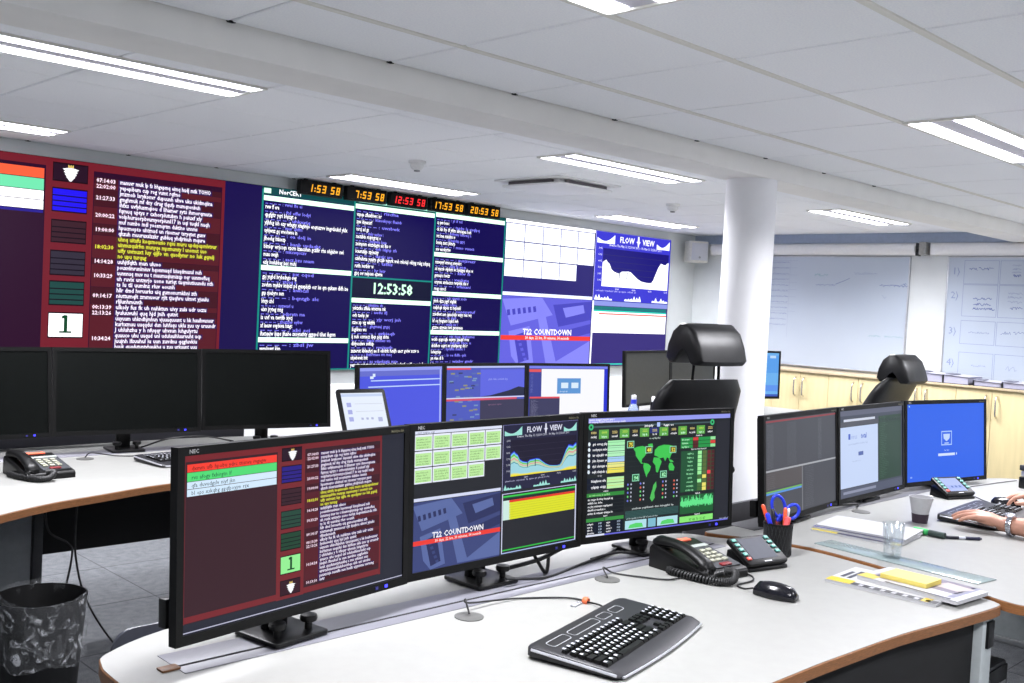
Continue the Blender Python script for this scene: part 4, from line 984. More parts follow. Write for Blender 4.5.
# ================================================================ office chairs
def sect(w, d, x0, y0, z, n=20, p=3.2):
    out = []
    for k in range(n):
        a = 2 * PI * k / n; c, s = math.cos(a), math.sin(a)
        out.append((x0 + w * math.copysign(abs(c) ** (2 / p), c), y0 + d * math.copysign(abs(s) ** (2 / p), s), z))
    return out
def chair(label, loc, rz, drop=0.0, head=0.0, recline=.12):
    t = thing('office_chair', label, 'chair', loc, rz, 'black office chairs')
    sz = .47 - drop
    for k in range(5):
        a = 2 * PI * k / 5 + .3; M_ = Matrix.Rotation(a, 4, 'Z')
        leg = MB().loft([[(.03, -.025, .075), (.03, .025, .075), (.03, .025, .125), (.03, -.025, .125)], [(.31, -.016, .06), (.31, .016, .06), (.31, .016, .085), (.31, -.016, .085)]], mtx=M_).build('base_arm', M_BLACK, t, bevel=.004)
        MB().lathe([(.028, -.022), (.03, -.018), (.03, .018), (.028, .022)], 16, mtx=M_ @ Matrix.Translation((.3, 0, .03)) @ Matrix.Rotation(PI / 2, 4, 'X')).build('caster', M_BLACK, leg, smooth=40)
    MB().lathe([(.03, .1), (.03, .25), (.018, .25), (.018, sz - .05)], 16).build('gas_lift', M_DARK, t, smooth=40)
    MB().box(-.11, .11, -.14, .1, sz - .06, sz - .015).build('mechanism', M_DARK, t, bevel=.01)
    MB().loft([sect(.20, .20, 0, .03, sz - .02), sect(.245, .24, 0, .03, sz + .005), sect(.25, .245, 0, .03, sz + .05), sect(.23, .225, 0, .03, sz + .08), sect(.17, .16, 0, .03, sz + .085)]).build('seat', M_LEATHER, t, smooth=60)
    # backrest: sections up the height, leaning back
    secs = []
    H0, H1 = sz + .06, 1.175 - drop * 1.0
    for k in range(13):
        u = k / 12; z = H0 + (H1 - H0) * u
        w = .256 + .03 * math.sin(min(1, u * 1.3) * PI) - (.03 * max(0, (u - .82) / .18) ** 2)
        th = .045 + .018 * math.sin(u * PI)
        if k in (0, 12): th *= .45; w *= .93
        y = -.21 - recline * u - .05 * math.sin((u - .1) * PI * 1.1) * -1.0
        secs.append(sect(w, th, 0, y, z, 24, 3.4))
    MB().loft(secs).build('backrest', M_LEATHER, t, smooth=60)
    yt = -.21 - recline
    for s in (-1, 1):
        MB().tube([(s * .085, yt - .0, H1 - .05), (s * .075, yt - .005, H1 + .16 - head)], .007, 8).build('headrest_post', M_BLACK, t, smooth=50)
    zh = H1 + .078 - head
    prof = [(.088, .012), (.078, .075), (.050, .135), (.008, .168), (-.035, .168), (-.082, .13), (-.112, .065), (-.128, .008), (-.112, -.010), (-.075, -.012), (-.045, .035), (-.022, .055), (.002, .040), (.035, -.006), (.068, -.010)]
    hs = []
    for x, sc in ((-.152, .86), (-.147, .95), (-.132, 1.0), (-.05, 1.02), (.05, 1.02), (.132, 1.0), (.147, .95), (.152, .86)):
        hs.append([(x, yt + .02 + (a + .017) * sc - .017, zh + .08 + (b - .08) * sc) for a, b in prof])
    MB().loft(hs).build('headrest', M_LEATHER, t, smooth=50)
    for s in (-1, 1):
        ar = MB().tube(bez([(s * .2, -.06, sz - .02), (s * .285, -.06, sz), (s * .30, -.05, sz + .1), (s * .30, -.04, sz + .2)], 5), .018, 8).build('armrest_post', M_BLACK, t, smooth=50)
        MB().loft([sect(.03, .10, s * .30, .01, sz + .20), sect(.042, .125, s * .30, .01, sz + .205), sect(.042, .125, s * .30, .01, sz + .225), sect(.03, .11, s * .30, .01, sz + .235)]).build('arm_pad', M_BLACK, ar, smooth=50)
    MB().lathe([(.018, -.02), (.022, 0), (.018, .02)], 14, mtx=Matrix.Translation((.255, -.24, sz + .28)) @ Matrix.Rotation(PI / 2, 4, 'Y')).build('lumbar_knob', M_BLACK, t, smooth=45)
    return t
chair('tall black leather office chair with raised headrest in front of the column', (3.79, 2.86, 0), math.radians(-8), recline=.085)
chair('black leather office chair with low headrest before the birch cabinets', (6.34, 3.27, 0), math.radians(0), drop=.055, head=.10, recline=.22)

# ================================================================ keyboards
KB = {}
def keyboard(label, loc, rz, tiltx=.0):
    t = thing('keyboard', label, 'keyboard', loc, rz, 'black computer keyboards'); t.scale = (.96, .96, 1)
    w, d = .235, .105
    def prof(x, e):     # side profile, front is -Y
        k = abs(x) / w
        bow = -.012 * (1 - k * k)
        return [(x, -d - .014 + bow + e, .004), (x, -d - .014 + bow + e, .010 - e * .2), (x, -d + .01, .018 - e * .2), (x, d - .02, .028 - e * .2), (x, d - e, .024), (x, d - e, .006)]
    if 'body' not in KB:
        secs = [prof(x, e) for x, e in ((-w, .012), (-w + .006, .004), (-w + .02, 0), (-.12, 0), (0, 0), (.12, 0), (w - .02, 0), (w - .006, .004), (w, .012))]
        o1 = MB().loft(secs).build('body', mat('keyboard shell', (30, 30, 34), .45, var=.06, scale=150), t, bevel=.002)
        tr = MB()
        tr.tube([(-w - .001, -d - .006, .011), (-w - .001, d - .016, .021)], .003, 6)
        o2 = tr.build('side_trim', mat('silver trim', (205, 206, 212), .3, .6, var=.02), t, smooth=50)
        # front lip trim following the bowed palm rest
        pts = [(x, -d - .0145 - .012 * (1 - (x / w) ** 2), .0065) for x in [(-w + .012) + k * (2 * w - .024) / 16 for k in range(17)]]
        o3 = MB().tube(pts, .0028, 6).build('front_trim', MATS['silver trim'], t, smooth=50)
        b = MB(); sl = .010 / (2 * d - .03)
        def key(x, y, kw, kd):
            z = .0185 + (y + d - .01) * (.010 / (2 * d - .03)); z += .0005
            b.loft([[(x, y, z), (x + kw, y, z), (x + kw, y + kd, z + .001), (x, y + kd, z + .001)], [(x + .0018, y + .0018, z + .006), (x + kw - .0018, y + .0018, z + .006), (x + kw - .0018, y + kd - .0014, z + .0068), (x + .0018, y + kd - .0014, z + .0068)]])
        rows = [(-.085, [1.25, 1.25, 1.25, 5.6, 1.25, 1.25, 1.25, 1.25]), (-.0665, [2.2] + [1] * 10 + [2.4]), (-.048, [1.7] + [1] * 11 + [2.0]), (-.0295, [1.4] + [1] * 12 + [1.4]), (-.011, [1] * 13 + [1.8]), (.012, [1] * 14)]
        for y, ks in rows:
            u = .0182 if y != .012 else .0194; x = -.222
            tot = sum(ks); u = .285 / tot
            for kk in ks: key(x, y, kk * u - .002, .016 if y != .012 else .012); x += kk * u
        for y in (-.011, -.0295):
            for k in range(3): key(.072 + k * .019, y, .0165, .016)
        key(.091, -.0665, .0165, .016)
        for k in range(3): key(.072 + k * .019, -.085, .0165, .016)
        for r, y in enumerate((-.085, -.0665, -.048, -.0295, -.011)):
            for k in range(4): key(.138 + k * .019, y, .0165, .016)
        o4 = b.build('keys', M_BLACK, t); o4['kind'] = 'stuff'
        # pale legends of the keys
        cv = Canvas(1, 1)
        for y, ks in rows:
            x = -.222; u = .285 / sum(ks)
            for kk in ks:
                if kk < 1.6: cv.rect(x + .003, -y - .0135, .008, .0075, (176, 178, 186))
                x += kk * u
        for r, y in enumerate((-.085, -.0665, -.048, -.0295, -.011)):
            for k in range(4): cv.rect(.138 + k * .019 + .004, -y - .013, .0075, .007, (170, 172, 180))
        o5 = cv.build('key_legends', M_PRINT, t, lambda x, y, dd: (x, -y, .0185 + (-y + d - .01) * sl + .0078)); o5['kind'] = 'stuff'
        mb = MB()
        for x0, x1 in ((-.205, -.125), (-.11, .02), (.035, .085), (.10, .15)):
            pr = rrect(x0, x1, d - .055, d - .033, .008)
            ob = offset_poly(pr, .002)
            n = len(pr); zz = lambda q: .0245 + (q - (d - .055)) * .09 + .003
            k0 = len(mb.v)
            mb.add([(p[0], p[1], zz(p[1])) for p in pr] + [(p[0], p[1], zz(p[1])) for p in ob], [(i, (i + 1) % n, n + (i + 1) % n, n + i) for i in range(n)])
        o6 = mb.build('media_button_outline', MATS['silver trim'], t)
        KB['body'] = [o1, o2, o3, o4, o5, o6]
    else:
        for o_ in KB['body']:
            c = o_.copy(); C.objects.link(c); c.parent = t
    return t
keyboard('large black keyboard with silver rim on the front desk', (1.722, 1.372, ZD), math.radians(14.5))
keyboard('black keyboard under the hands of the person at the right desk', (3.945, 1.42, ZR), math.radians(4))
keyboard('black keyboard on the left desk, partly hidden by the nearest monitor', (2.04, 3.93, ZD), math.radians(8))

# ================================================================ telephones
PH = {}
def phone(label, loc, rz):
    t = thing('desk_phone', label, 'telephone', loc, rz, 'black desk phones')
    if PH:
        for o_, subs in PH['p']:
            c = o_.copy(); C.objects.link(c); c.parent = t
            for s_ in subs: e = s_.copy(); C.objects.link(e); e.parent = c
        return t
    zt = lambda y: .026 + (y + .105) * .20
    secs = [[(x, -.105, .0), (x, -.105, .018), (x, -.098, .026), (x, .075, zt(.075)), (x, .10, .066), (x, .108, .055), (x, .108, 0)] for x in (-.088, -.084, .084, .088)]
    o1 = MB().loft(secs).build('housing', M_BLACK, t, bevel=.003)
    # handset arching along the left side
    hs = []
    for k in range(15):
        u = k / 14; y = .108 - .205 * u; z = .070 - u * .036 + .022 * math.sin(u * PI)
        rx = .022 + .006 * (abs(u - .5) * 2) ** 3; rz_ = .012 + .007 * (abs(u - .5) * 2) ** 2
        if k in (0, 14): rx *= .6; rz_ *= .55
        hs.append([(-.060 + rx * math.cos(a), y, z + rz_ * math.sin(a)) for a in [2 * PI * q / 14 for q in range(14)]])
    o2 = MB().loft(hs).build('handset', M_BLACK, t, smooth=60)
    e2 = []
    for yy, zz in ((.085, .052), (-.075, .026)):
        e2.append(MB().lathe([(.026, 0), (.024, .02)], 16, (-.06, yy, zz - .008)).build('cup', M_BLACK, o2, smooth=50))
    cv = Canvas(1, 1)
    o3 = MB().box(-.022, .080, -.085, .035, 0, .0015, Matrix.Translation((0, 0, zt(0) + .0005)) @ Matrix.Rotation(math.atan(.2), 4, 'X')).build('key_plate', mat('grey key plate', (70, 72, 76), .4, .3, var=.05), t)
    mk = MB()
    keys = []
    for r in range(4):
        for c_ in range(3):
            b = MB().box(-.010 + c_ * .026, .008 + c_ * .026, -.055 + r * .020, -.043 + r * .020, .0, .006, Matrix.Translation((0, 0, zt(-.0) + .002)) @ Matrix.Rotation(math.atan(.2), 4, 'X'))
            keys.append(b.build('key', mat('pale phone key', (150, 150, 134), .5, var=.04), t, bevel=.0012))
    rk = MB().box(.005, .045, -.082, -.068, 0, .005, Matrix.Translation((0, 0, zt(0) + .002)) @ Matrix.Rotation(math.atan(.2), 4, 'X')).build('red_key', mat('dark red key', (110, 30, 34), .45, var=.05), t, bevel=.001)
    st = MB().box(-.022, .080, .036, .052, 0, .003, Matrix.Translation((0, 0, zt(0) + .0015)) @ Matrix.Rotation(math.atan(.2), 4, 'X')).build('memory_label', mat('pale label strip', (150, 156, 152), .5, var=.03), t)
    orr = MB().box(-.03, .055, .078, .100, .064, .070).build('call_lamp', mat('orange red lamp cover', (238, 112, 84), .4, var=.03), t, bevel=.002)
    # coiled cord
    path = bez([(-.072, -.10, .028), (-.085, -.05, .012), (-.100, .02, .012), (-.095, -.05, .012), (-.07, -.125, .012), (-.03, -.145, .014), (-.005, -.13, .03), (-.02, -.11, .03)], 60)
    hp = []
    nrm = None
    for i, p in enumerate(path):
        d_ = (path[min(i + 1, len(path) - 1)] - path[max(i - 1, 0)]).normalized()
        u = d_.cross(Vector((0, 0, 1)));
        if u.length < .01: u = Vector((1, 0, 0))
        u.normalize(); w_ = u.cross(d_)
        a = i * .95; hp.append(p + (u * math.cos(a) + w_ * math.sin(a)) * .0085)
    o9 = MB().tube(hp, .0034, 5).build('coiled_cord', M_CABLE, t, smooth=60)
    PH['p'] = [(o1, []), (o2, e2), (o3, [])] + [(k, []) for k in keys] + [(rk, []), (st, []), (orr, []), (o9, [])]
    return t
phone('black desk phone with coiled cord beside the touch panel on the front desk', (2.368, 1.608, ZD), math.radians(-6))
phone('black desk phone with coiled cord on the left desk', (1.385, 3.85, ZD), math.radians(4))

# ================================================================ touch panels
def touch_panel(label, loc, rz, lit):
    t = thing('touch_panel', label, 'touch panel', loc, rz, 'black touch panels')
    T = Matrix.Translation((0, -.045, .012)) @ Matrix.Rotation(math.radians(30), 4, 'X') @ Matrix.Scale(.88, 4)
    MB().loft([[(-.078, -.05, 0), (.078, -.05, 0), (.07, .055, 0), (-.07, .055, 0)], [(-.078, -.05, .010), (.078, -.05, .010), (.07, .05, .045), (-.07, .05, .045)]]).build('foot', M_BLACK, t, bevel=.004)
    MB().prism(rrect(-.092, .092, 0, .125, .012), 0, .016, T).build('housing', M_BLACK, t, bevel=.004)
    cv = Canvas(.112, .092)
    if lit:
        cv.rect(0, 0, .112, .092, (176, 192, 246)); cv.rect(.006, .052, .10, .022, (160, 178, 240), 1)
        for x in (.03, .055, .08): cv.rect(x, .055, .012, .012, (90, 120, 200), 2)
        s_ = cv.build('screen', M_LCD, t, lambda x, y, d: tuple(T @ Vector((x - .056, .112 - y, .0166 + d * .0002))))
    else:
        s_ = MB().box(-.056, .056, .02, .112, .0155, .0168, T).build('screen', mat('dull grey screen', (50, 53, 64), .5, var=.05, spec=.2), t)
    for k in range(5):
        for s in (-1, 1):
            if s > 0 and k == 0: continue
            col = ('red key', (190, 70, 60)) if k == 0 else ('teal key', (90, 150, 140))
            MB().box(s * .074 - .009, s * .074 + .009, .018 + k * .021, .030 + k * .021, .016, .020, T).build('side_key', mat(*col, .4, var=.05), t, bevel=.001)
    cv = Canvas(1, 1); cv.rect(-.016, .006, .032, .0035, (205, 205, 210)); cv.build('maker_mark', M_PRINT, t, lambda x, y, d: tuple(T @ Vector((x, y, .0164))))
    return t
touch_panel('black touch panel with dull grey screen beside the phone on the front desk', (2.565, 1.545, ZD), math.radians(-12), False)
touch_panel('black touch panel with lit pale screen in front of the blue login monitor', (4.285, 1.675, ZR), math.radians(-20), True)

# ================================================================ computer mouse
def mouse(label, loc, rz):
    t = thing('computer_mouse', label, 'mouse', loc, rz, 'computer mice')
    secs = []
    for k in range(11):
        u = k / 10; y = -.055 + .11 * u; w = .031 * (math.sin(PI * (.12 + .8 * u)) ** .45); h = .036 * (math.sin(PI * (.10 + .62 * (1 - u) + .12)) ** .6) * (1 if 0 < k < 10 else .6)
        secs.append([(w * math.cos(a), y, max(.002, .004 + h * max(0, math.sin(a)) ** .8) if math.sin(a) > 0 else .002) for a in [2 * PI * q / 16 for q in range(16)]])
    MB().loft(secs).build('shell', mat('glossy black shell', (16, 16, 22), .18, var=.1), t, smooth=60)
    MB().lathe([(.008, -.003), (.009, 0), (.008, .003)], 12, mtx=Matrix.Translation((0, .03, .026)) @ Matrix.Rotation(PI / 2, 4, 'Y')).build('wheel', M_DARK, t, smooth=40)
    return t
mouse('black wired mouse on the open part of the front desk', (2.325, 1.338, ZD), math.radians(12))
mouse('black mouse under the right hand of the person', (4.262, 1.452, ZR), math.radians(20))

# ================================================================ cables lying on the desks
def cable(label, pts, r=.0025, m_=None, name='cable', n=10):
    c = MB().tube(bez(pts, n), r, 6).build(name, m_ or M_CABLE, smooth=60); tag(c, label, 'cable', 'loose cables'); return c
z = ZD + .004
cable('thin keyboard cable running from the near desk grommet', [(1.566, 1.679, z + .004), (1.572, 1.70, z + .03), (1.60, 1.715, z + .014), (1.75, 1.71, z), (1.86, 1.64, z), (1.875, 1.585, z), (1.865, 1.545, z + .006), (1.85, 1.52, z + .010)])
cable('thin phone cable from the far grommet of the front desk', [(2.083, 1.70, z + .003), (2.10, 1.73, z + .02), (2.14, 1.725, z), (2.17, 1.66, z), (2.21, 1.60, z), (2.262, 1.585, z)])
cable('mouse cable looping past the phone on the front desk', [(2.315, 1.398, z + .008), (2.315, 1.425, z), (2.33, 1.455, z), (2.40, 1.455, z), (2.44, 1.478, z), (2.455, 1.51, z), (2.475, 1.54, z)])
cable('thick monitor cable drooping behind the green calendar monitor', [(1.86, 1.89, z + .012), (1.98, 1.86, z + .03), (2.08, 1.86, z + .05), (2.18, 1.875, z + .05), (2.28, 1.90, z + .045), (2.40, 1.92, z + .03)], .006)
cable('monitor cable lying straight behind the green calendar monitor', [(1.80, 1.80, z + .02), (1.95, 1.80, z + .0), (2.12, 1.835, z), (2.30, 1.875, z), (2.42, 1.93, z)], .004)
cable('hanging monitor cable under the corner of the calendar monitor', [(1.965, 1.89, z + .07), (1.975, 1.86, z + .03), (1.985, 1.835, z), (2.02, 1.86, z + .03), (2.05, 1.90, z + .06)], .005)
cable('thin cable under the world map monitor', [(2.20, 1.86, z), (2.30, 1.84, z + .01), (2.40, 1.80, z), (2.52, 1.85, z)], .004)
zr = ZR + .003
cable('thin cable on the right desk beside the touch panel', [(4.42, 1.80, zr), (4.45, 1.72, zr), (4.38, 1.62, zr), (4.32, 1.56, zr), (4.262, 1.515, zr + .005)], .002, M_GCABLE)
cable('thin grey cable crossing the right desk towards the back', [(4.46, 1.76, zr), (4.65, 1.73, zr), (4.9, 1.70, zr), (5.05, 1.68, zr)], .002, M_GCABLE)
cable('thin cable under the web page monitor on the right desk', [(3.55, 1.83, zr + .01), (3.62, 1.77, zr + .02), (3.70, 1.80, zr), (3.83, 1.84, zr + .012), (3.9, 1.86, zr)], .0035)
zl = ZD + .004
cable('thin cable from the grommet on the left desk', [(1.662, 4.124, zl + .004), (1.70, 4.15, zl + .015), (1.80, 4.12, zl), (1.95, 4.06, zl), (2.03, 4.05, zl + .008)], .0025)
cable('phone cable behind the phone on the left desk', [(1.40, 3.97, zl + .02), (1.38, 4.12, zl + .05), (1.33, 4.22, zl + .03), (1.25, 4.24, zl)], .004)
cable('monitor cable arching behind the nearest monitor on the left desk', [(1.95, 4.24, zl + .01), (2.05, 4.18, zl + .05), (2.2, 4.15, zl + .055), (2.36, 4.18, zl + .02)], .004)
fb = thing('cable_tag', 'small orange tag clipped on the keyboard cable', 'cable tag', (1.872, 1.60, ZD), math.radians(15))
MB().lathe([(.009, 0), (.011, .004), (.011, .010), (.009, .014), (.007, .010), (.007, .004), (.009, 0)], 16, caps=False, mtx=Matrix.Translation((0, 0, .0045)) @ Matrix.Rotation(PI / 2, 4, 'X')).build('clip', mat('orange clip', (206, 96, 58), .45, var=.05), fb, smooth=50)
MB().box(-.05, -.012, -.004, .010, .0, .004).build('clear_sleeve', mat('clear sleeve', (225, 228, 235), .2, trans=.6, var=.01), fb, bevel=.001)

# ================================================================ pen cup and pens
PC = (2.745, 1.585)
t = thing('pen_cup', 'black mesh pen cup holding pens between the touch panel and right desk', 'pen cup', (PC[0], PC[1], ZD))
M_MESH = mat('black wire mesh', (24, 24, 26), .45, .3, var=.1)
MB().lathe([(.040, 0), (.042, .003), (.043, .098), (.0415, .098), (.040, .004), (.002, .004)], 28).build('cup', M_MESH, t, smooth=40)
MB().lathe([(.0438, .093), (.045, .096), (.0438, .10), (.0415, .10), (.0415, .094)], 28, caps=False).build('rim', M_BLACK, t, smooth=50)
w_ = MB()
for k in range(24):
    a = 2 * PI * k / 24
    w_.tube([(.0428 * math.cos(a), .0428 * math.sin(a), .004), (.0438 * math.cos(a + .5), .0438 * math.sin(a + .5), .095)], .0007, 4)
    w_.tube([(.0428 * math.cos(a), .0428 * math.sin(a), .004), (.0438 * math.cos(a - .5), .0438 * math.sin(a - .5), .095)], .0007, 4)
q = w_.build('mesh_wires', M_DARK, t); q['kind'] = 'stuff'
def pen(label, base, tip, r, col, capcol, name='pen'):
    t = thing(name, label, 'pen', base, 0, 'pens in the cup')
    d = Vector(tip) - Vector(base)
    def P(u): return tuple(d * u)
    MB().tube([P(0), P(.04), P(.62)], [r * .4, r, r], 10).build('barrel', mat('pen ' + str(col), col, .35, var=.04), t, smooth=40)
    MB().tube([P(.62), P(.63), P(.97), P(1)], [r * 1.0, r * 1.15, r * 1.1, r * .6], 10).build('cap', mat('pen ' + str(capcol), capcol, .35, var=.04), t, smooth=40)
zc = ZD + .007
pen('orange-capped pen leaning left in the pen cup', (PC[0] + .008, PC[1], zc), (PC[0] - .040, PC[1] + .034, ZD + .152), .0055, (230, 230, 226), (226, 84, 50))
pen('bright blue pen at the left of the pen cup', (PC[0] + .0, PC[1] - .008, zc), (PC[0] - .048, PC[1] + .012, ZD + .130), .0065, (36, 50, 214), (40, 56, 226))
pen('black pen in the middle of the pen cup', (PC[0] - .010, PC[1] - .004, zc), (PC[0] - .004, PC[1] + .020, ZD + .138), .005, (26, 26, 30), (30, 32, 40))
pen('thick red marker in the front of the pen cup', (PC[0] - .016, PC[1] - .020, zc), (PC[0] + .012, PC[1] - .026, ZD + .120), .008, (214, 60, 72), (232, 92, 96))
pen('orange-tipped pen beside the scissors in the pen cup', (PC[0] + .012, PC[1] - .012, zc), (PC[0] + .016, PC[1] - .012, ZD + .145), .005, (150, 60, 50), (222, 92, 56))
pen('thin white pen beside the scissors in the pen cup', (PC[0] + .020, PC[1] - .004, zc), (PC[0] + .030, PC[1] - .016, ZD + .142), .004, (226, 228, 232), (222, 224, 230))
t = thing('scissors', 'blue-handled scissors standing in the black pen cup', 'scissors', (PC[0] + .012, PC[1] + .012, ZD + .008), math.radians(-40))
M_SB = mat('blue scissor handle', (28, 52, 190), .35, var=.05)
MB().loft([[(-.006, -.0012, 0), (.0, -.0012, 0), (.0, .0012, 0), (-.006, .0012, 0)], [(-.010, -.0012, .10), (.006, -.0012, .10), (.006, .0012, .10), (-.010, .0012, .10)]]).build('blade', M_CHROME, t)
MB().loft([[(.004, .0014, 0), (.010, .0014, 0), (.010, .0034, 0), (.004, .0034, 0)], [(0, .0014, .10), (.014, .0014, .10), (.014, .0034, .10), (0, .0034, .10)]]).build('blade', M_CHROME, t)
def loop(cx, cz, rx, rz_, tilt):
    return [(cx + rx * math.cos(a) * math.cos(tilt) - rz_ * math.sin(a) * math.sin(tilt), 0, cz + rx * math.cos(a) * math.sin(tilt) + rz_ * math.sin(a) * math.cos(tilt)) for a in [2 * PI * k / 22 for k in range(23)]]
MB().tube(loop(.002, .137, .020, .034, .30), .0052, 8).build('handle_loop', M_SB, t, smooth=60)
MB().tube(loop(.046, .122, .019, .024, -.7), .0052, 8).build('handle_loop', M_SB, t, smooth=60)
MB().tube([(-.002, 0, .092), (.008, 0, .106), (.012, 0, .112)], .0065, 8).build('shank', M_SB, t, smooth=60)
MB().tube([(.004, .002, .092), (.020, .002, .106), (.032, .002, .112)], .0065, 8).build('shank', M_SB, t, smooth=60)

# ================================================================ papers on the desks
def leaf_stack(name, label, cat, loc, rz, w, d, h, cover, draw=None, group=None, page=M_PAPER):
    t = thing(name, label, cat, loc, rz, group)
    MB().box(-w / 2, w / 2, -d / 2, d / 2, 0, h * .8).build('pages', page, t)
    MB().box(-w / 2 - .001, w / 2 + .001, -d / 2 - .001, d / 2 + .001, h * .8, h).build('cover', cover, t)
    if draw:
        cv = Canvas(w, d); draw(cv, w, d)
        cv.build('cover_print', M_PRINT, t, lambda x, y, dd: (x - w / 2, d / 2 - y, h + .0004 + .0002 * dd), 0, .54)
    return t
def mag1(c, w, d):
    c.rect(0, 0, w, d, (238, 238, 236)); c.rect(.0, .0, .045, .07, (244, 216, 30), 1); c.rect(0, .07, .03, d - .07, (30, 30, 44), 1)
    c.rect(.06, .015, .08, .012, (60, 60, 80), 2); c.rect(.06, .034, .10, .012, (60, 60, 80), 2)
    for k in range(7): c.rect(.004, .09 + k * .03, .02, .012, (220, 220, 226), 2)
    c.rect(0, d - .04, .04, .022, (240, 206, 40), 2)
def mag2(c, w, d):
    c.rect(0, 0, w, d, (236, 236, 240)); c.rect(.03, .02, .15, .09, (188, 178, 196), 1); c.rect(0, 0, .05, .05, (246, 222, 90), 2); c.rect(.06, .15, .12, .10, (132, 120, 140), 1)
    c.poly([(.10, .16), (.16, .18), (.15, .26), (.09, .24)], (222, 206, 200), 2); c.rect(.02, d - .04, .16, .02, (150, 150, 176), 1); c.rect(.0, .08, .012, d - .1, (44, 46, 70), 1)
    c.rect(.04, .03, .10, .016, (84, 80, 104), 3); c.rect(.05, .055, .08, .014, (84, 80, 104), 3)
leaf_stack('magazine', 'lower magazine with yellow corner at the right end of the front desk', 'magazine', (2.695, 1.195, ZD), math.radians(3), .20, .30, .008, M_PAPER, mag1, 'magazines on the front desk')
leaf_stack('magazine', 'upper magazine under the yellow sticky notes on the front desk', 'magazine', (2.735, 1.135, ZD + .009), math.radians(-5), .17, .285, .010, M_PAPER, mag2, 'magazines on the front desk')
t = thing('sticky_note_pad', 'pale yellow sticky note pad on the upper magazine', 'note pad', (2.735, 1.165, ZD + .0195), math.radians(-2))
MB().box(-.046, .046, -.065, .065, 0, .012).build('pad', mat('yellow paper', (196, 178, 92), .8, var=.03), t, bevel=.0008)
MB().box(-.046, .046, -.065, .065, .0125, .0128).build('top_sheet', mat('pale yellow paper', (204, 190, 116), .8, var=.02), t)
for k, (dx, dy, rz, col, lb) in enumerate(((0, 0, 6, (240, 220, 60), 'lowest paper booklet with yellow edge on the right desk'), (.022, .004, 6, (60, 74, 180), 'blue-edged folder in the paper pile on the right desk'), (.040, .006, 9, (238, 240, 250), 'top white sheets of the paper pile on the right desk'))):
    cvx = mat('cover %d' % k, col, .6, var=.03)
    leaf_stack('document', lb, 'document', (3.245 + dx, 1.545 + dy, ZR + .0065 * k), math.radians(rz), .215, .295, .006, M_PAPER if k == 2 else M_PAPER, (lambda c, w, d, col=col: (c.rect(0, 0, .03, d, col), c.rect(.0, d * .3, .025, d * .6, (40, 44, 90), 1))) if k < 2 else None, 'paper pile on the right desk')
gp = tag(MB().prism([(2.955, 1.575), (3.045, 1.565), (3.005, 1.035), (2.905, 1.05)], ZR, ZR + .003).build('desk_strip', mat('frosted greenish plastic', (128, 142, 142), .18, var=.02), bevel=.0006), 'long frosted greenish plastic strip on the right desk by the seam', 'desk pad')

# ================================================================ drinks
def thin_glass():
    M_ = bpy.data.materials.new('thin clear glass'); M_.use_nodes = True; nt = M_.node_tree
    g = nt.nodes.new('ShaderNodeBsdfGlossy'); g.inputs['Roughness'].default_value = .03; g.inputs['Color'].default_value = (.95, .97, 1, 1)
    tr = nt.nodes.new('ShaderNodeBsdfTransparent'); tr.inputs['Color'].default_value = (.95, .965, .97, 1)
    mx = nt.nodes.new('ShaderNodeMixShader'); mx.inputs[0].default_value = .2
    nt.links.new(tr.outputs[0], mx.inputs[1]); nt.links.new(g.outputs[0], mx.inputs[2]); nt.links.new(mx.outputs[0], nt.nodes['Material Output'].inputs[0]); return M_
M_GLASS = thin_glass()
t = thing('drinking_glass', 'empty clear drinking glass on the right desk', 'glass', (2.99, 1.335, ZR + .003))
MB().lathe([(.026, .0), (.0335, .105), (.0325, .106), (.0312, .105), (.0245, .012), (.002, .010)], 32).build('tumbler', M_GLASS, t, smooth=50)
t = thing('paper_cup', 'white paper cup with dark base on the right desk', 'cup', (3.625, 1.525, ZR))
MB().lathe([(.029, .032), (.041, .092), (.0395, .092), (.028, .034), (.002, .034)], 28).build('cup_wall', M_PAPER, t, smooth=40)
MB().lathe([(.0265, 0), (.0298, .033), (.0285, .033), (.025, .004), (.002, .003)], 28).build('dark_band', mat('dark cup band', (52, 40, 52), .6, var=.05), t, smooth=40)
MB().tube([(.0408 * math.cos(2 * PI * k / 28), .0408 * math.sin(2 * PI * k / 28), .092) for k in range(29)], .0016, 6).build('rim', M_PAPER, t, smooth=60)
t = thing('water_bottle', 'clear water bottle with blue label and white cap behind the front monitors', 'bottle', (4.566, 3.605, ZD - .02), 0)
MB().lathe([(.030, 0), (.034, .006), (.034, .15), (.030, .175), (.016, .205), (.014, .225), (.002, .226)], 24).build('body', mat('clear blue plastic', (196, 214, 255), .08, trans=.75, var=.01), t, smooth=50)
MB().lathe([(.0345, .08), (.0345, .155)], 24, caps=False).build('label', mat('blue bottle label', (60, 80, 214), .4, var=.15, scale=20), t, smooth=50)
MB().lathe([(.0165, .205), (.0165, .228), (.012, .23)], 20).build('neck_ring', mat('blue neck ring', (50, 64, 210), .4, var=.05), t, smooth=50)
MB().lathe([(.0145, .23), (.0145, .25), (.008, .254)], 20).build('cap', M_WHITE, t, smooth=50)
t = thing('board_marker', 'black marker with white tip standing right of the water bottle', 'marker', (4.742, 3.60, ZD - .02), 0)
MB().lathe([(.016, 0), (.016, .20), (.014, .21)], 14).build('barrel', M_BLACK, t, smooth=40)
MB().lathe([(.010, .21), (.011, .235), (.006, .242)], 14).build('tip', M_WHITE, t, smooth=40)
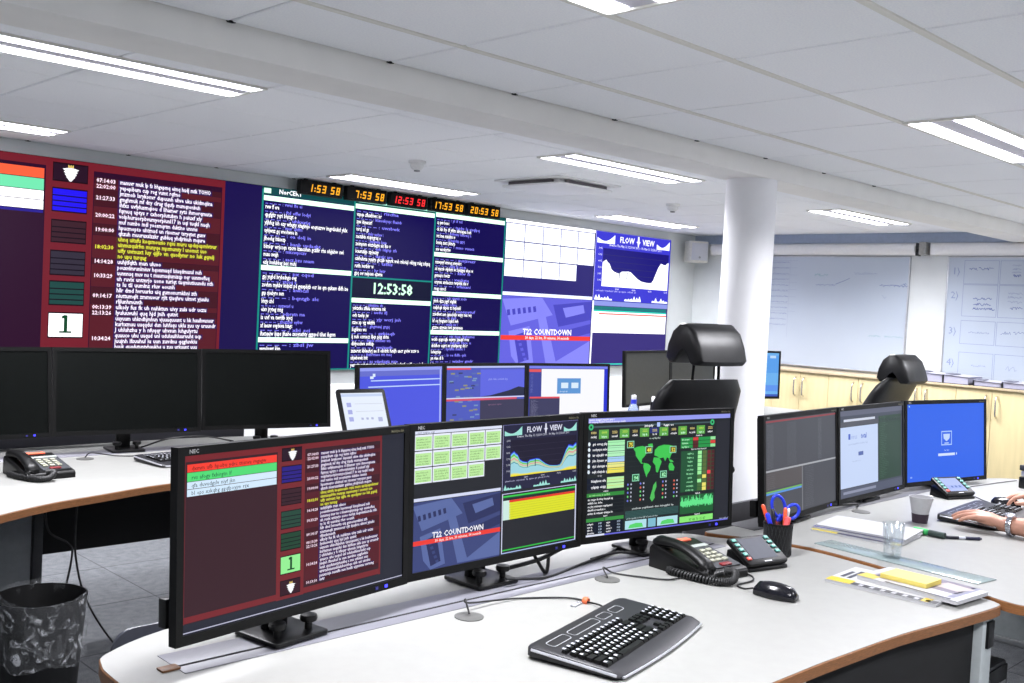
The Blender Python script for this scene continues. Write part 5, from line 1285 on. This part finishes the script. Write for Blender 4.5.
def lying_pen(name, label, a, b, r, parts):
    t = thing(name, label, 'marker' if 'marker' in name else 'pen', a); d = Vector(b) - Vector(a)
    for u0, u1, k, nm, col in parts:
        MB().tube([tuple(d * u0), tuple(d * u1)], [r * k, r * k], 10).build(nm, mat('pen ' + str(col), col, .35, var=.04), t, smooth=40)
lying_pen('highlighter_marker', 'green marker lying on the right desk beside the paper cup', (3.425, 1.458, ZR + .011), (3.420, 1.372, ZR + .011), .0105, ((0, .55, 1, 'barrel', (70, 190, 104)), (.55, .62, .9, 'collar', (46, 150, 86)), (.62, 1.25, 1.05, 'cap', (52, 66, 62))))
lying_pen('ballpoint_pen', 'black and grey pen lying near the edge of the right desk', (3.425, 1.357, ZR + .006), (3.512, 1.268, ZR + .006), .0055, ((0, .06, .5, 'tip', (120, 120, 120)), (.06, .40, 1, 'grip', (30, 30, 40)), (.40, .58, .9, 'clear_barrel', (190, 194, 206)), (.58, .97, 1.05, 'barrel', (36, 36, 60)), (.97, 1.02, .6, 'button', (60, 60, 64))))
t = thing('adapter_clip', 'small silver clip lying on the right desk before the touch panel', 'clip', (4.13, 1.70, ZR), math.radians(20))
MB().box(-.05, -.01, -.012, .012, 0, .012).build('body', M_ALU, t, bevel=.003)
MB().box(.0, .05, -.009, .009, 0, .010).build('sleeve', M_OFFW, t, bevel=.003)
t = thing('document_tray', 'black and silver stacked box at the right frame edge on the right desk', 'tray', (4.93, 1.44, ZR), math.radians(-25))
MB().box(-.15, .15, -.11, .11, 0, .052).build('lower_box', M_BLACK, t, bevel=.005)
MB().box(-.145, .145, -.105, .105, .054, .078).build('middle_box', M_ALU, t, bevel=.004)
MB().box(-.15, .15, -.11, .11, .080, .105).build('upper_box', M_DARK, t, bevel=.004)

# ================================================================ tablet on the left desk
t = thing('tablet', 'black framed tablet with white page leaning before the blue editor monitor', 'tablet', (2.675, 3.50, ZD), math.radians(-6))
T = Matrix.Translation((-.02, .0, .012)) @ Matrix.Rotation(math.radians(-26), 4, 'X')
MB().prism(rrect(-.123, .123, .0, .33, .014), -.006, .006, T @ Matrix.Rotation(PI / 2, 4, 'X')).build('frame', M_BLACK, t, bevel=.003)
cv = Canvas(.21, .29); cv.rect(0, 0, .21, .29, (232, 240, 255)); cv.rect(0, .005, .21, .012, (200, 214, 245), 1); cv.rect(.06, .05, .14, .002, (200, 205, 220), 1); cv.rect(.06, .085, .14, .002, (200, 205, 220), 1)
for k in range(3): cv.rect(.02, .045 + k * .033, .022, .020, (170, 176, 230), 1)
for k in range(3): cv.rect(.08 + k * .025, .115, .012, .01, (180, 186, 220), 1)
cv.rect(.165, .115, .022, .02, (176, 182, 220), 1)
cv.build('screen', M_LCD, t, lambda x, y, d: tuple(T @ Vector((x - .105, -.0068 - .0002 * d, .31 - y))))
MB().box(-.05, .05, .02, .14, .0, .012).build('stand', M_BLACK, t, bevel=.003)
MB().tube([(-.02, .12, .006), (-.02, .105, .20)], .008, 8).build('strut', M_BLACK, t)

# ================================================================ waste bin
BX, BYY = 1.315, 3.60
t = thing('waste_bin', 'black waste bin under the left desk', 'bin', (BX, BYY, 0))
MB().lathe([(.118, 0), (.122, .004), (.150, .362), (.152, .37), (.147, .37), (.116, .012), (.002, .010)], 36).build('bucket', mat('black bin plastic', (19, 19, 20), .5, var=.1), t, smooth=45)
bag = thing('bin_liner', 'crumpled clear plastic bag draped over the rim of the black bin', 'bag', (BX, BYY, .0))
rnd = random.Random(3)
secs = []
N = 56
ph_ = [rnd.uniform(0, 6) for _ in range(8)]
prof = [(.136, .18, .004), (.143, .28, .006), (.147, .36, .004), (.151, .378, .006), (.155, .381, .007), (.157, .365, .006), (.157, .33, .008), (.155, .27, .010), (.152, .20, .010), (.152, .15, .010)]
for r, z_, amp in prof:
    ring = []
    for k in range(N):
        a = 2 * PI * k / N
        n_ = math.sin(7 * a + ph_[0] + z_ * 30) + .7 * math.sin(13 * a + ph_[1] - z_ * 45) + .5 * math.sin(23 * a + ph_[2] + z_ * 70)
        rr = r + amp * .45 * n_; zz = z_ + amp * .9 * math.sin(5 * a + ph_[3]) + (.012 * math.sin(3 * a + ph_[4]) if z_ > .37 else 0) - (.03 * math.sin(2 * a + ph_[5]) if z_ < .28 and r > .155 else 0)
        ring.append((max(rr, .152) * math.cos(a) if r > .155 else rr * math.cos(a), max(rr, .152) * math.sin(a) if r > .155 else rr * math.sin(a), zz))
    secs.append(ring)
def film():
    M_ = bpy.data.materials.new('clear plastic film'); M_.use_nodes = True; nt = M_.node_tree
    b = nt.nodes['Principled BSDF']; b.inputs['Base Color'].default_value = (.85, .87, .9, 1); b.inputs['Roughness'].default_value = .08
    tr = nt.nodes.new('ShaderNodeBsdfTransparent'); mx = nt.nodes.new('ShaderNodeMixShader'); ly = nt.nodes.new('ShaderNodeTexNoise'); ly.inputs['Scale'].default_value = 22; ly.inputs['Detail'].default_value = 5; ly.inputs['Distortion'].default_value = 1.5
    tc = nt.nodes.new('ShaderNodeTexCoord'); nt.links.new(tc.outputs['Object'], ly.inputs['Vector'])
    rp = nt.nodes.new('ShaderNodeMapRange'); rp.inputs['From Min'].default_value = .54; rp.inputs['From Max'].default_value = .74; rp.inputs['To Min'].default_value = .04; rp.inputs['To Max'].default_value = .5  # sparse whiter noise streaks stand in for glints on the film
    nt.links.new(ly.outputs['Fac'], rp.inputs['Value']); nt.links.new(rp.outputs[0], mx.inputs[0])
    bp = nt.nodes.new('ShaderNodeBump'); bp.inputs['Strength'].default_value = .9; bp.inputs['Distance'].default_value = .01; nt.links.new(ly.outputs['Fac'], bp.inputs['Height']); nt.links.new(bp.outputs[0], b.inputs['Normal'])
    nt.links.new(tr.outputs[0], mx.inputs[1]); nt.links.new(b.outputs[0], mx.inputs[2]); nt.links.new(mx.outputs[0], nt.nodes['Material Output'].inputs[0]); return M_
MB().loft(secs, caps=False).build('film', film(), bag, smooth=70)
# cables and floor plug under the left desk
cable('black cable hanging under the left desk to the floor', [(1.50, 3.78, .66), (1.50, 3.78, .45), (1.56, 3.80, .25), (1.70, 3.85, .04), (1.78, 3.9, .006)], .004)
cable('second black cable hanging beside the desk leg above the bin', [(1.36, 3.72, .66), (1.38, 3.72, .56), (1.46, 3.74, .50), (1.47, 3.74, .44), (1.44, 3.76, .2), (1.5, 3.85, .01)], .004)
t = thing('floor_plug', 'black power plug lying on the carpet beyond the bin', 'plug', (1.80, 3.92, 0), math.radians(30))
MB().box(-.06, .06, -.02, .02, 0, .03).build('body', M_BLACK, t, bevel=.006)
MB().tube([(.06, 0, .015), (.12, .01, .008), (.16, .0, .006)], .005, 8).build('lead', M_CABLE, t)
# computer cases under the right desk
for k, (x, y) in enumerate(((3.12, 1.30), (3.36, 1.34))):
    t = thing('computer_case', ('dark computer case nearest the desk seam under the right desk', 'second dark computer case under the right desk')[k], 'computer', (x, y, 0), 0, 'computers under the right desk')
    MB().box(-.09, .09, -.2, .2, .01, .40).build('case', M_DARK, t, bevel=.006)
    MB().box(-.088, .088, -.206, -.2, .02, .39).build('front_panel', M_BLACK, t, bevel=.003)
    MB().box(-.07, .07, -.209, -.206, .30, .34).build('drive_slot', M_GREY, t)

# ================================================================ the person typing at the right desk
def remeshed(name, caps, voxel, material, parent=None, smooth_it=4):
    """one continuous skin over tapered limbs: caps = list of (points, radii)"""
    b = MB()
    for pts, rs in caps:
        P = [Vector(p) for p in pts]
        b.tube(P, rs, 14)
        for p, r in ((P[0], rs[0]), (P[-1], rs[-1])):
            b.lathe([(r * math.sin(PI * k / 8) + 1e-4, -r * math.cos(PI * k / 8)) for k in range(9)], 14, tuple(p))
    me = bpy.data.meshes.new(name); me.from_pydata(b.v, [], b.f)
    bm = bmesh.new(); bm.from_mesh(me); bmesh.ops.recalc_face_normals(bm, faces=bm.faces); bm.to_mesh(me); bm.free()
    o = bpy.data.objects.new(name, me); C.objects.link(o)
    md = o.modifiers.new('r', 'REMESH'); md.mode = 'VOXEL'; md.voxel_size = voxel
    sm = o.modifiers.new('s', 'SMOOTH'); sm.factor = .5; sm.iterations = smooth_it
    dg = bpy.context.evaluated_depsgraph_get()
    m2 = bpy.data.meshes.new_from_object(o.evaluated_get(dg)); bpy.data.objects.remove(o); bpy.data.meshes.remove(me)
    m2.name = name; m2.materials.clear(); m2.materials.append(material)
    m2.polygons.foreach_set('use_smooth', [True] * len(m2.polygons))
    return link(name, m2, parent)
def V3(*a): return Vector(a)
def hand(wrist, fwd, lat, up, thumb_side, curl, lens=(.072, .080, .075, .060)):
    """capsules of a hand; lat points from little finger to index finger"""
    caps = []
    W = Vector(wrist); fwd = Vector(fwd).normalized(); lat = Vector(lat); lat = (lat - fwd * lat.dot(fwd)).normalized(); up = fwd.cross(lat)
    if up.z < 0: up = -up
    offs = (.032, .011, -.010, -.030); reach = (.088, .092, .088, .080)
    for i in range(4):
        k = W + fwd * reach[i] + lat * offs[i] + up * (.014 - .003 * abs(i - 1))
        caps.append(([W + lat * offs[i] * .45 + up * .002, (W + k) / 2 + lat * offs[i] * .15 + up * .006, k], [.0165, .0140, .0105]))
        L = lens[i]; c = curl[i]; d = fwd * 1.0 + lat * (.16, .04, -.06, -.16)[i]; d.normalize()
        p = k; ang = .10
        pts = [k]; rs = [.0102 - .0008 * (i == 3)]
        for f, r in ((.45, .0088), (.30, .0080), (.25, .0066)):
            ang += c; p = p + (d * math.cos(ang) - up * math.sin(ang)) * L * f; pts.append(p); rs.append(r - .0008 * (i == 3))
        caps.append((pts, rs))
    # palm filler
    caps.append(([W + fwd * .03 - lat * .015, W + fwd * .075 - lat * .018], [.015, .012]))
    caps.append(([W + fwd * .03 + lat * .014, W + fwd * .075 + lat * .02], [.016, .012]))
    # thumb from the side of the palm near its base
    b = W + fwd * .025 + lat * .024 - up * .004
    t1 = b + fwd * .036 + lat * .024 - up * .008; t2 = t1 + fwd * .030 + lat * .006 - up * .006; t3 = t2 + fwd * .022 - lat * .004 - up * .004
    caps.append(([W + fwd * .015 + lat * .014, b, t1, t2, t3], [.015, .0145, .0115, .0098, .0080]))
    return caps
LW = V3(3.688, 1.262, ZR + .036); RW = V3(4.335, 1.325, ZR + .040)
LE = V3(3.675, 1.005, ZR + .045); RE = V3(4.43, 1.06, ZR + .045)
LS = V3(3.74, .70, 1.09); RS = V3(4.14, .68, 1.09)
caps = hand(LW, (-.20, .97, .13), (.97, .20, .06), None, 1, (.20, .20, .20, .20))
caps += hand(RW, (-.42, .88, .06), (-.90, -.42, .02), None, 1, (.34, .30, .34, .36))
caps += [([LW - V3(-.006, .02, 0), LW, ], [.029, .024]), ([LE, (LE + LW) / 2 - V3(0, .02, 0), LW], [.043, .040, .0255]), ([RE, (RE + RW) / 2 - V3(0, .02, 0), RW], [.043, .040, .0255]),
         ([LE, (LE + LS) / 2, LS], [.042, .047, .058]), ([RE, (RE + RS) / 2, RS], [.042, .047, .058]),
         ([LS, V3(3.94, .66, 1.14), RS], [.062, .075, .062]),
         ([V3(3.86, .62, .56), V3(3.86, .64, .75), V3(3.85, .66, .95), V3(3.86, .66, 1.08)], [.10, .10, .11, .09]), ([V3(4.02, .62, .56), V3(4.02, .64, .75), V3(4.03, .66, .95), V3(4.02, .66, 1.08)], [.10, .10, .11, .09]),
         ([V3(3.94, .66, 1.10), V3(3.94, .68, 1.26)], [.062, .052]),
         ([V3(3.94, .665, 1.35), V3(3.94, .67, 1.40)], [.082, .088]), ([V3(3.94, .705, 1.31), V3(3.94, .70, 1.36)], [.058, .070]),
         ([V3(3.94, .77, 1.355), V3(3.94, .785, 1.330)], [.008, .013]), ([V3(3.86, .67, 1.375), V3(3.858, .67, 1.345)], [.012, .009]), ([V3(4.02, .67, 1.375), V3(4.022, .67, 1.345)], [.012, .009]),
         ([V3(3.85, .62, .54), V3(3.83, .85, .54), V3(3.82, 1.03, .52)], [.088, .078, .058]), ([V3(4.03, .62, .54), V3(4.07, .85, .54), V3(4.08, 1.03, .52)], [.088, .078, .058]),
         ([V3(3.82, 1.03, .52), V3(3.82, 1.05, .30), V3(3.82, 1.02, .09)], [.058, .050, .036]), ([V3(4.08, 1.03, .52), V3(4.09, 1.06, .30), V3(4.09, 1.03, .09)], [.058, .050, .036]),
         ([V3(3.82, .99, .045), V3(3.82, 1.19, .035)], [.036, .03]), ([V3(4.09, 1.0, .045), V3(4.09, 1.20, .035)], [.036, .03])]
person = remeshed('person', caps, .0034, M_SKIN)
tag(person, 'person with bare forearms typing at the right desk, silver watch on the wrist', 'person')
M_SHIRT = mat('dark blue shirt cloth', (44, 54, 84), .85, var=.08, scale=60, bump=.3); M_TROUS = mat('dark trouser cloth', (36, 37, 42), .9, var=.08, scale=60)
e = .009
remeshed('shirt', [([LE + (LS - LE) * .28, (LE + LS) / 2, LS], [.047 + e, .050 + e, .060 + e]), ([RE + (RS - RE) * .28, (RE + RS) / 2, RS], [.047 + e, .050 + e, .060 + e]), ([LS, V3(3.94, .66, 1.135), RS], [.062 + e, .075 + e, .062 + e]),
    ([V3(3.86, .62, .58), V3(3.86, .64, .75), V3(3.85, .66, .95), V3(3.86, .66, 1.08)], [.10 + e, .10 + e, .11 + e, .09 + e]), ([V3(4.02, .62, .58), V3(4.02, .64, .75), V3(4.03, .66, .95), V3(4.02, .66, 1.08)], [.10 + e, .10 + e, .11 + e, .09 + e])], .012, M_SHIRT, person)
remeshed('trousers', [([V3(3.85, .62, .54), V3(3.83, .85, .54), V3(3.82, 1.03, .52)], [.088 + e * 1.4, .078 + e, .058 + e]), ([V3(4.03, .62, .54), V3(4.07, .85, .54), V3(4.08, 1.03, .52)], [.088 + e * 1.4, .078 + e, .058 + e]), ([V3(3.86, .62, .54), V3(4.02, .62, .54)], [.10 + e, .10 + e]),
    ([V3(3.82, 1.03, .52), V3(3.82, 1.05, .30), V3(3.82, 1.02, .12)], [.058 + e, .052 + e, .048 + e]), ([V3(4.08, 1.03, .52), V3(4.09, 1.06, .30), V3(4.09, 1.03, .12)], [.058 + e, .052 + e, .048 + e])], .012, M_TROUS, person)
remeshed('shoe', [([V3(3.82, .98, .042), V3(3.82, 1.20, .034)], [.041, .033])], .008, M_BLACK, person); remeshed('shoe', [([V3(4.09, .99, .042), V3(4.09, 1.21, .034)], [.041, .033])], .008, M_BLACK, person)
remeshed('hair', [([V3(3.94, .645, 1.36), V3(3.94, .65, 1.415)], [.086, .091]), ([V3(3.94, .70, 1.45), V3(3.94, .66, 1.46)], [.05, .055])], .009, mat('brown hair', (70, 50, 36), .6, var=.15, scale=120, bump=.4), person)
for sx in (-.032, .032): MB().lathe([(.001, -.011), (.008, -.008), (.011, 0), (.008, .008), (.001, .011)], 12, (3.94 + sx, .768, 1.372)).build('eye', M_WHITE, person, smooth=60)
MB().tube([(3.915, .772, 1.298), (3.94, .776, 1.296), (3.965, .772, 1.298)], [.003, .005, .003], 8).build('mouth', mat('lips', (186, 110, 100), .5, var=.05), person, smooth=60)
# wristwatch with a link bracelet
wd = (LE - LW).normalized(); wc = LW + wd * .030
t = thing('wristwatch', 'silver metal wristwatch on the left wrist of the typing person', 'watch', tuple(wc))
u = wd.cross(V3(0, 0, 1)).normalized(); v_ = u.cross(wd)
if v_.z < 0: v_ = -v_
M_ = Matrix(((u.x, wd.x, v_.x, 0), (u.y, wd.y, v_.y, 0), (u.z, wd.z, v_.z, 0), (0, 0, 0, 1)))
lk = None
for k in range(22):
    a = 2 * PI * k / 22
    mt = M_ @ Matrix.Rotation(a, 4, 'Y') @ Matrix.Translation((0, 0, .0345))
    if lk is None: lk = MB().box(-.0047, .0047, -.009, .009, -.0015, .0018).build('link', mat('watch steel', (190, 192, 200), .22, .9, var=.05), t, bevel=.0008)
    else: lk = link('link', lk.data, t)
    lk.matrix_local = mt
dl = MB().lathe([(.015, 0), (.0165, .002), (.0165, .007), (.014, .0085)], 24).build('case', MATS['watch steel'], t, smooth=40); dl.matrix_local = M_ @ Matrix.Rotation(.35, 4, 'Y') @ Matrix.Translation((0, 0, .0345))
dd = MB().lathe([(.013, .0086), (.002, .0088)], 24).build('dial', mat('watch dial', (60, 62, 74), .3, var=.05), t); dd.matrix_local = dl.matrix_local
chair('black office chair the typing person sits on, outside the picture', (3.94, .60, 0), 0)
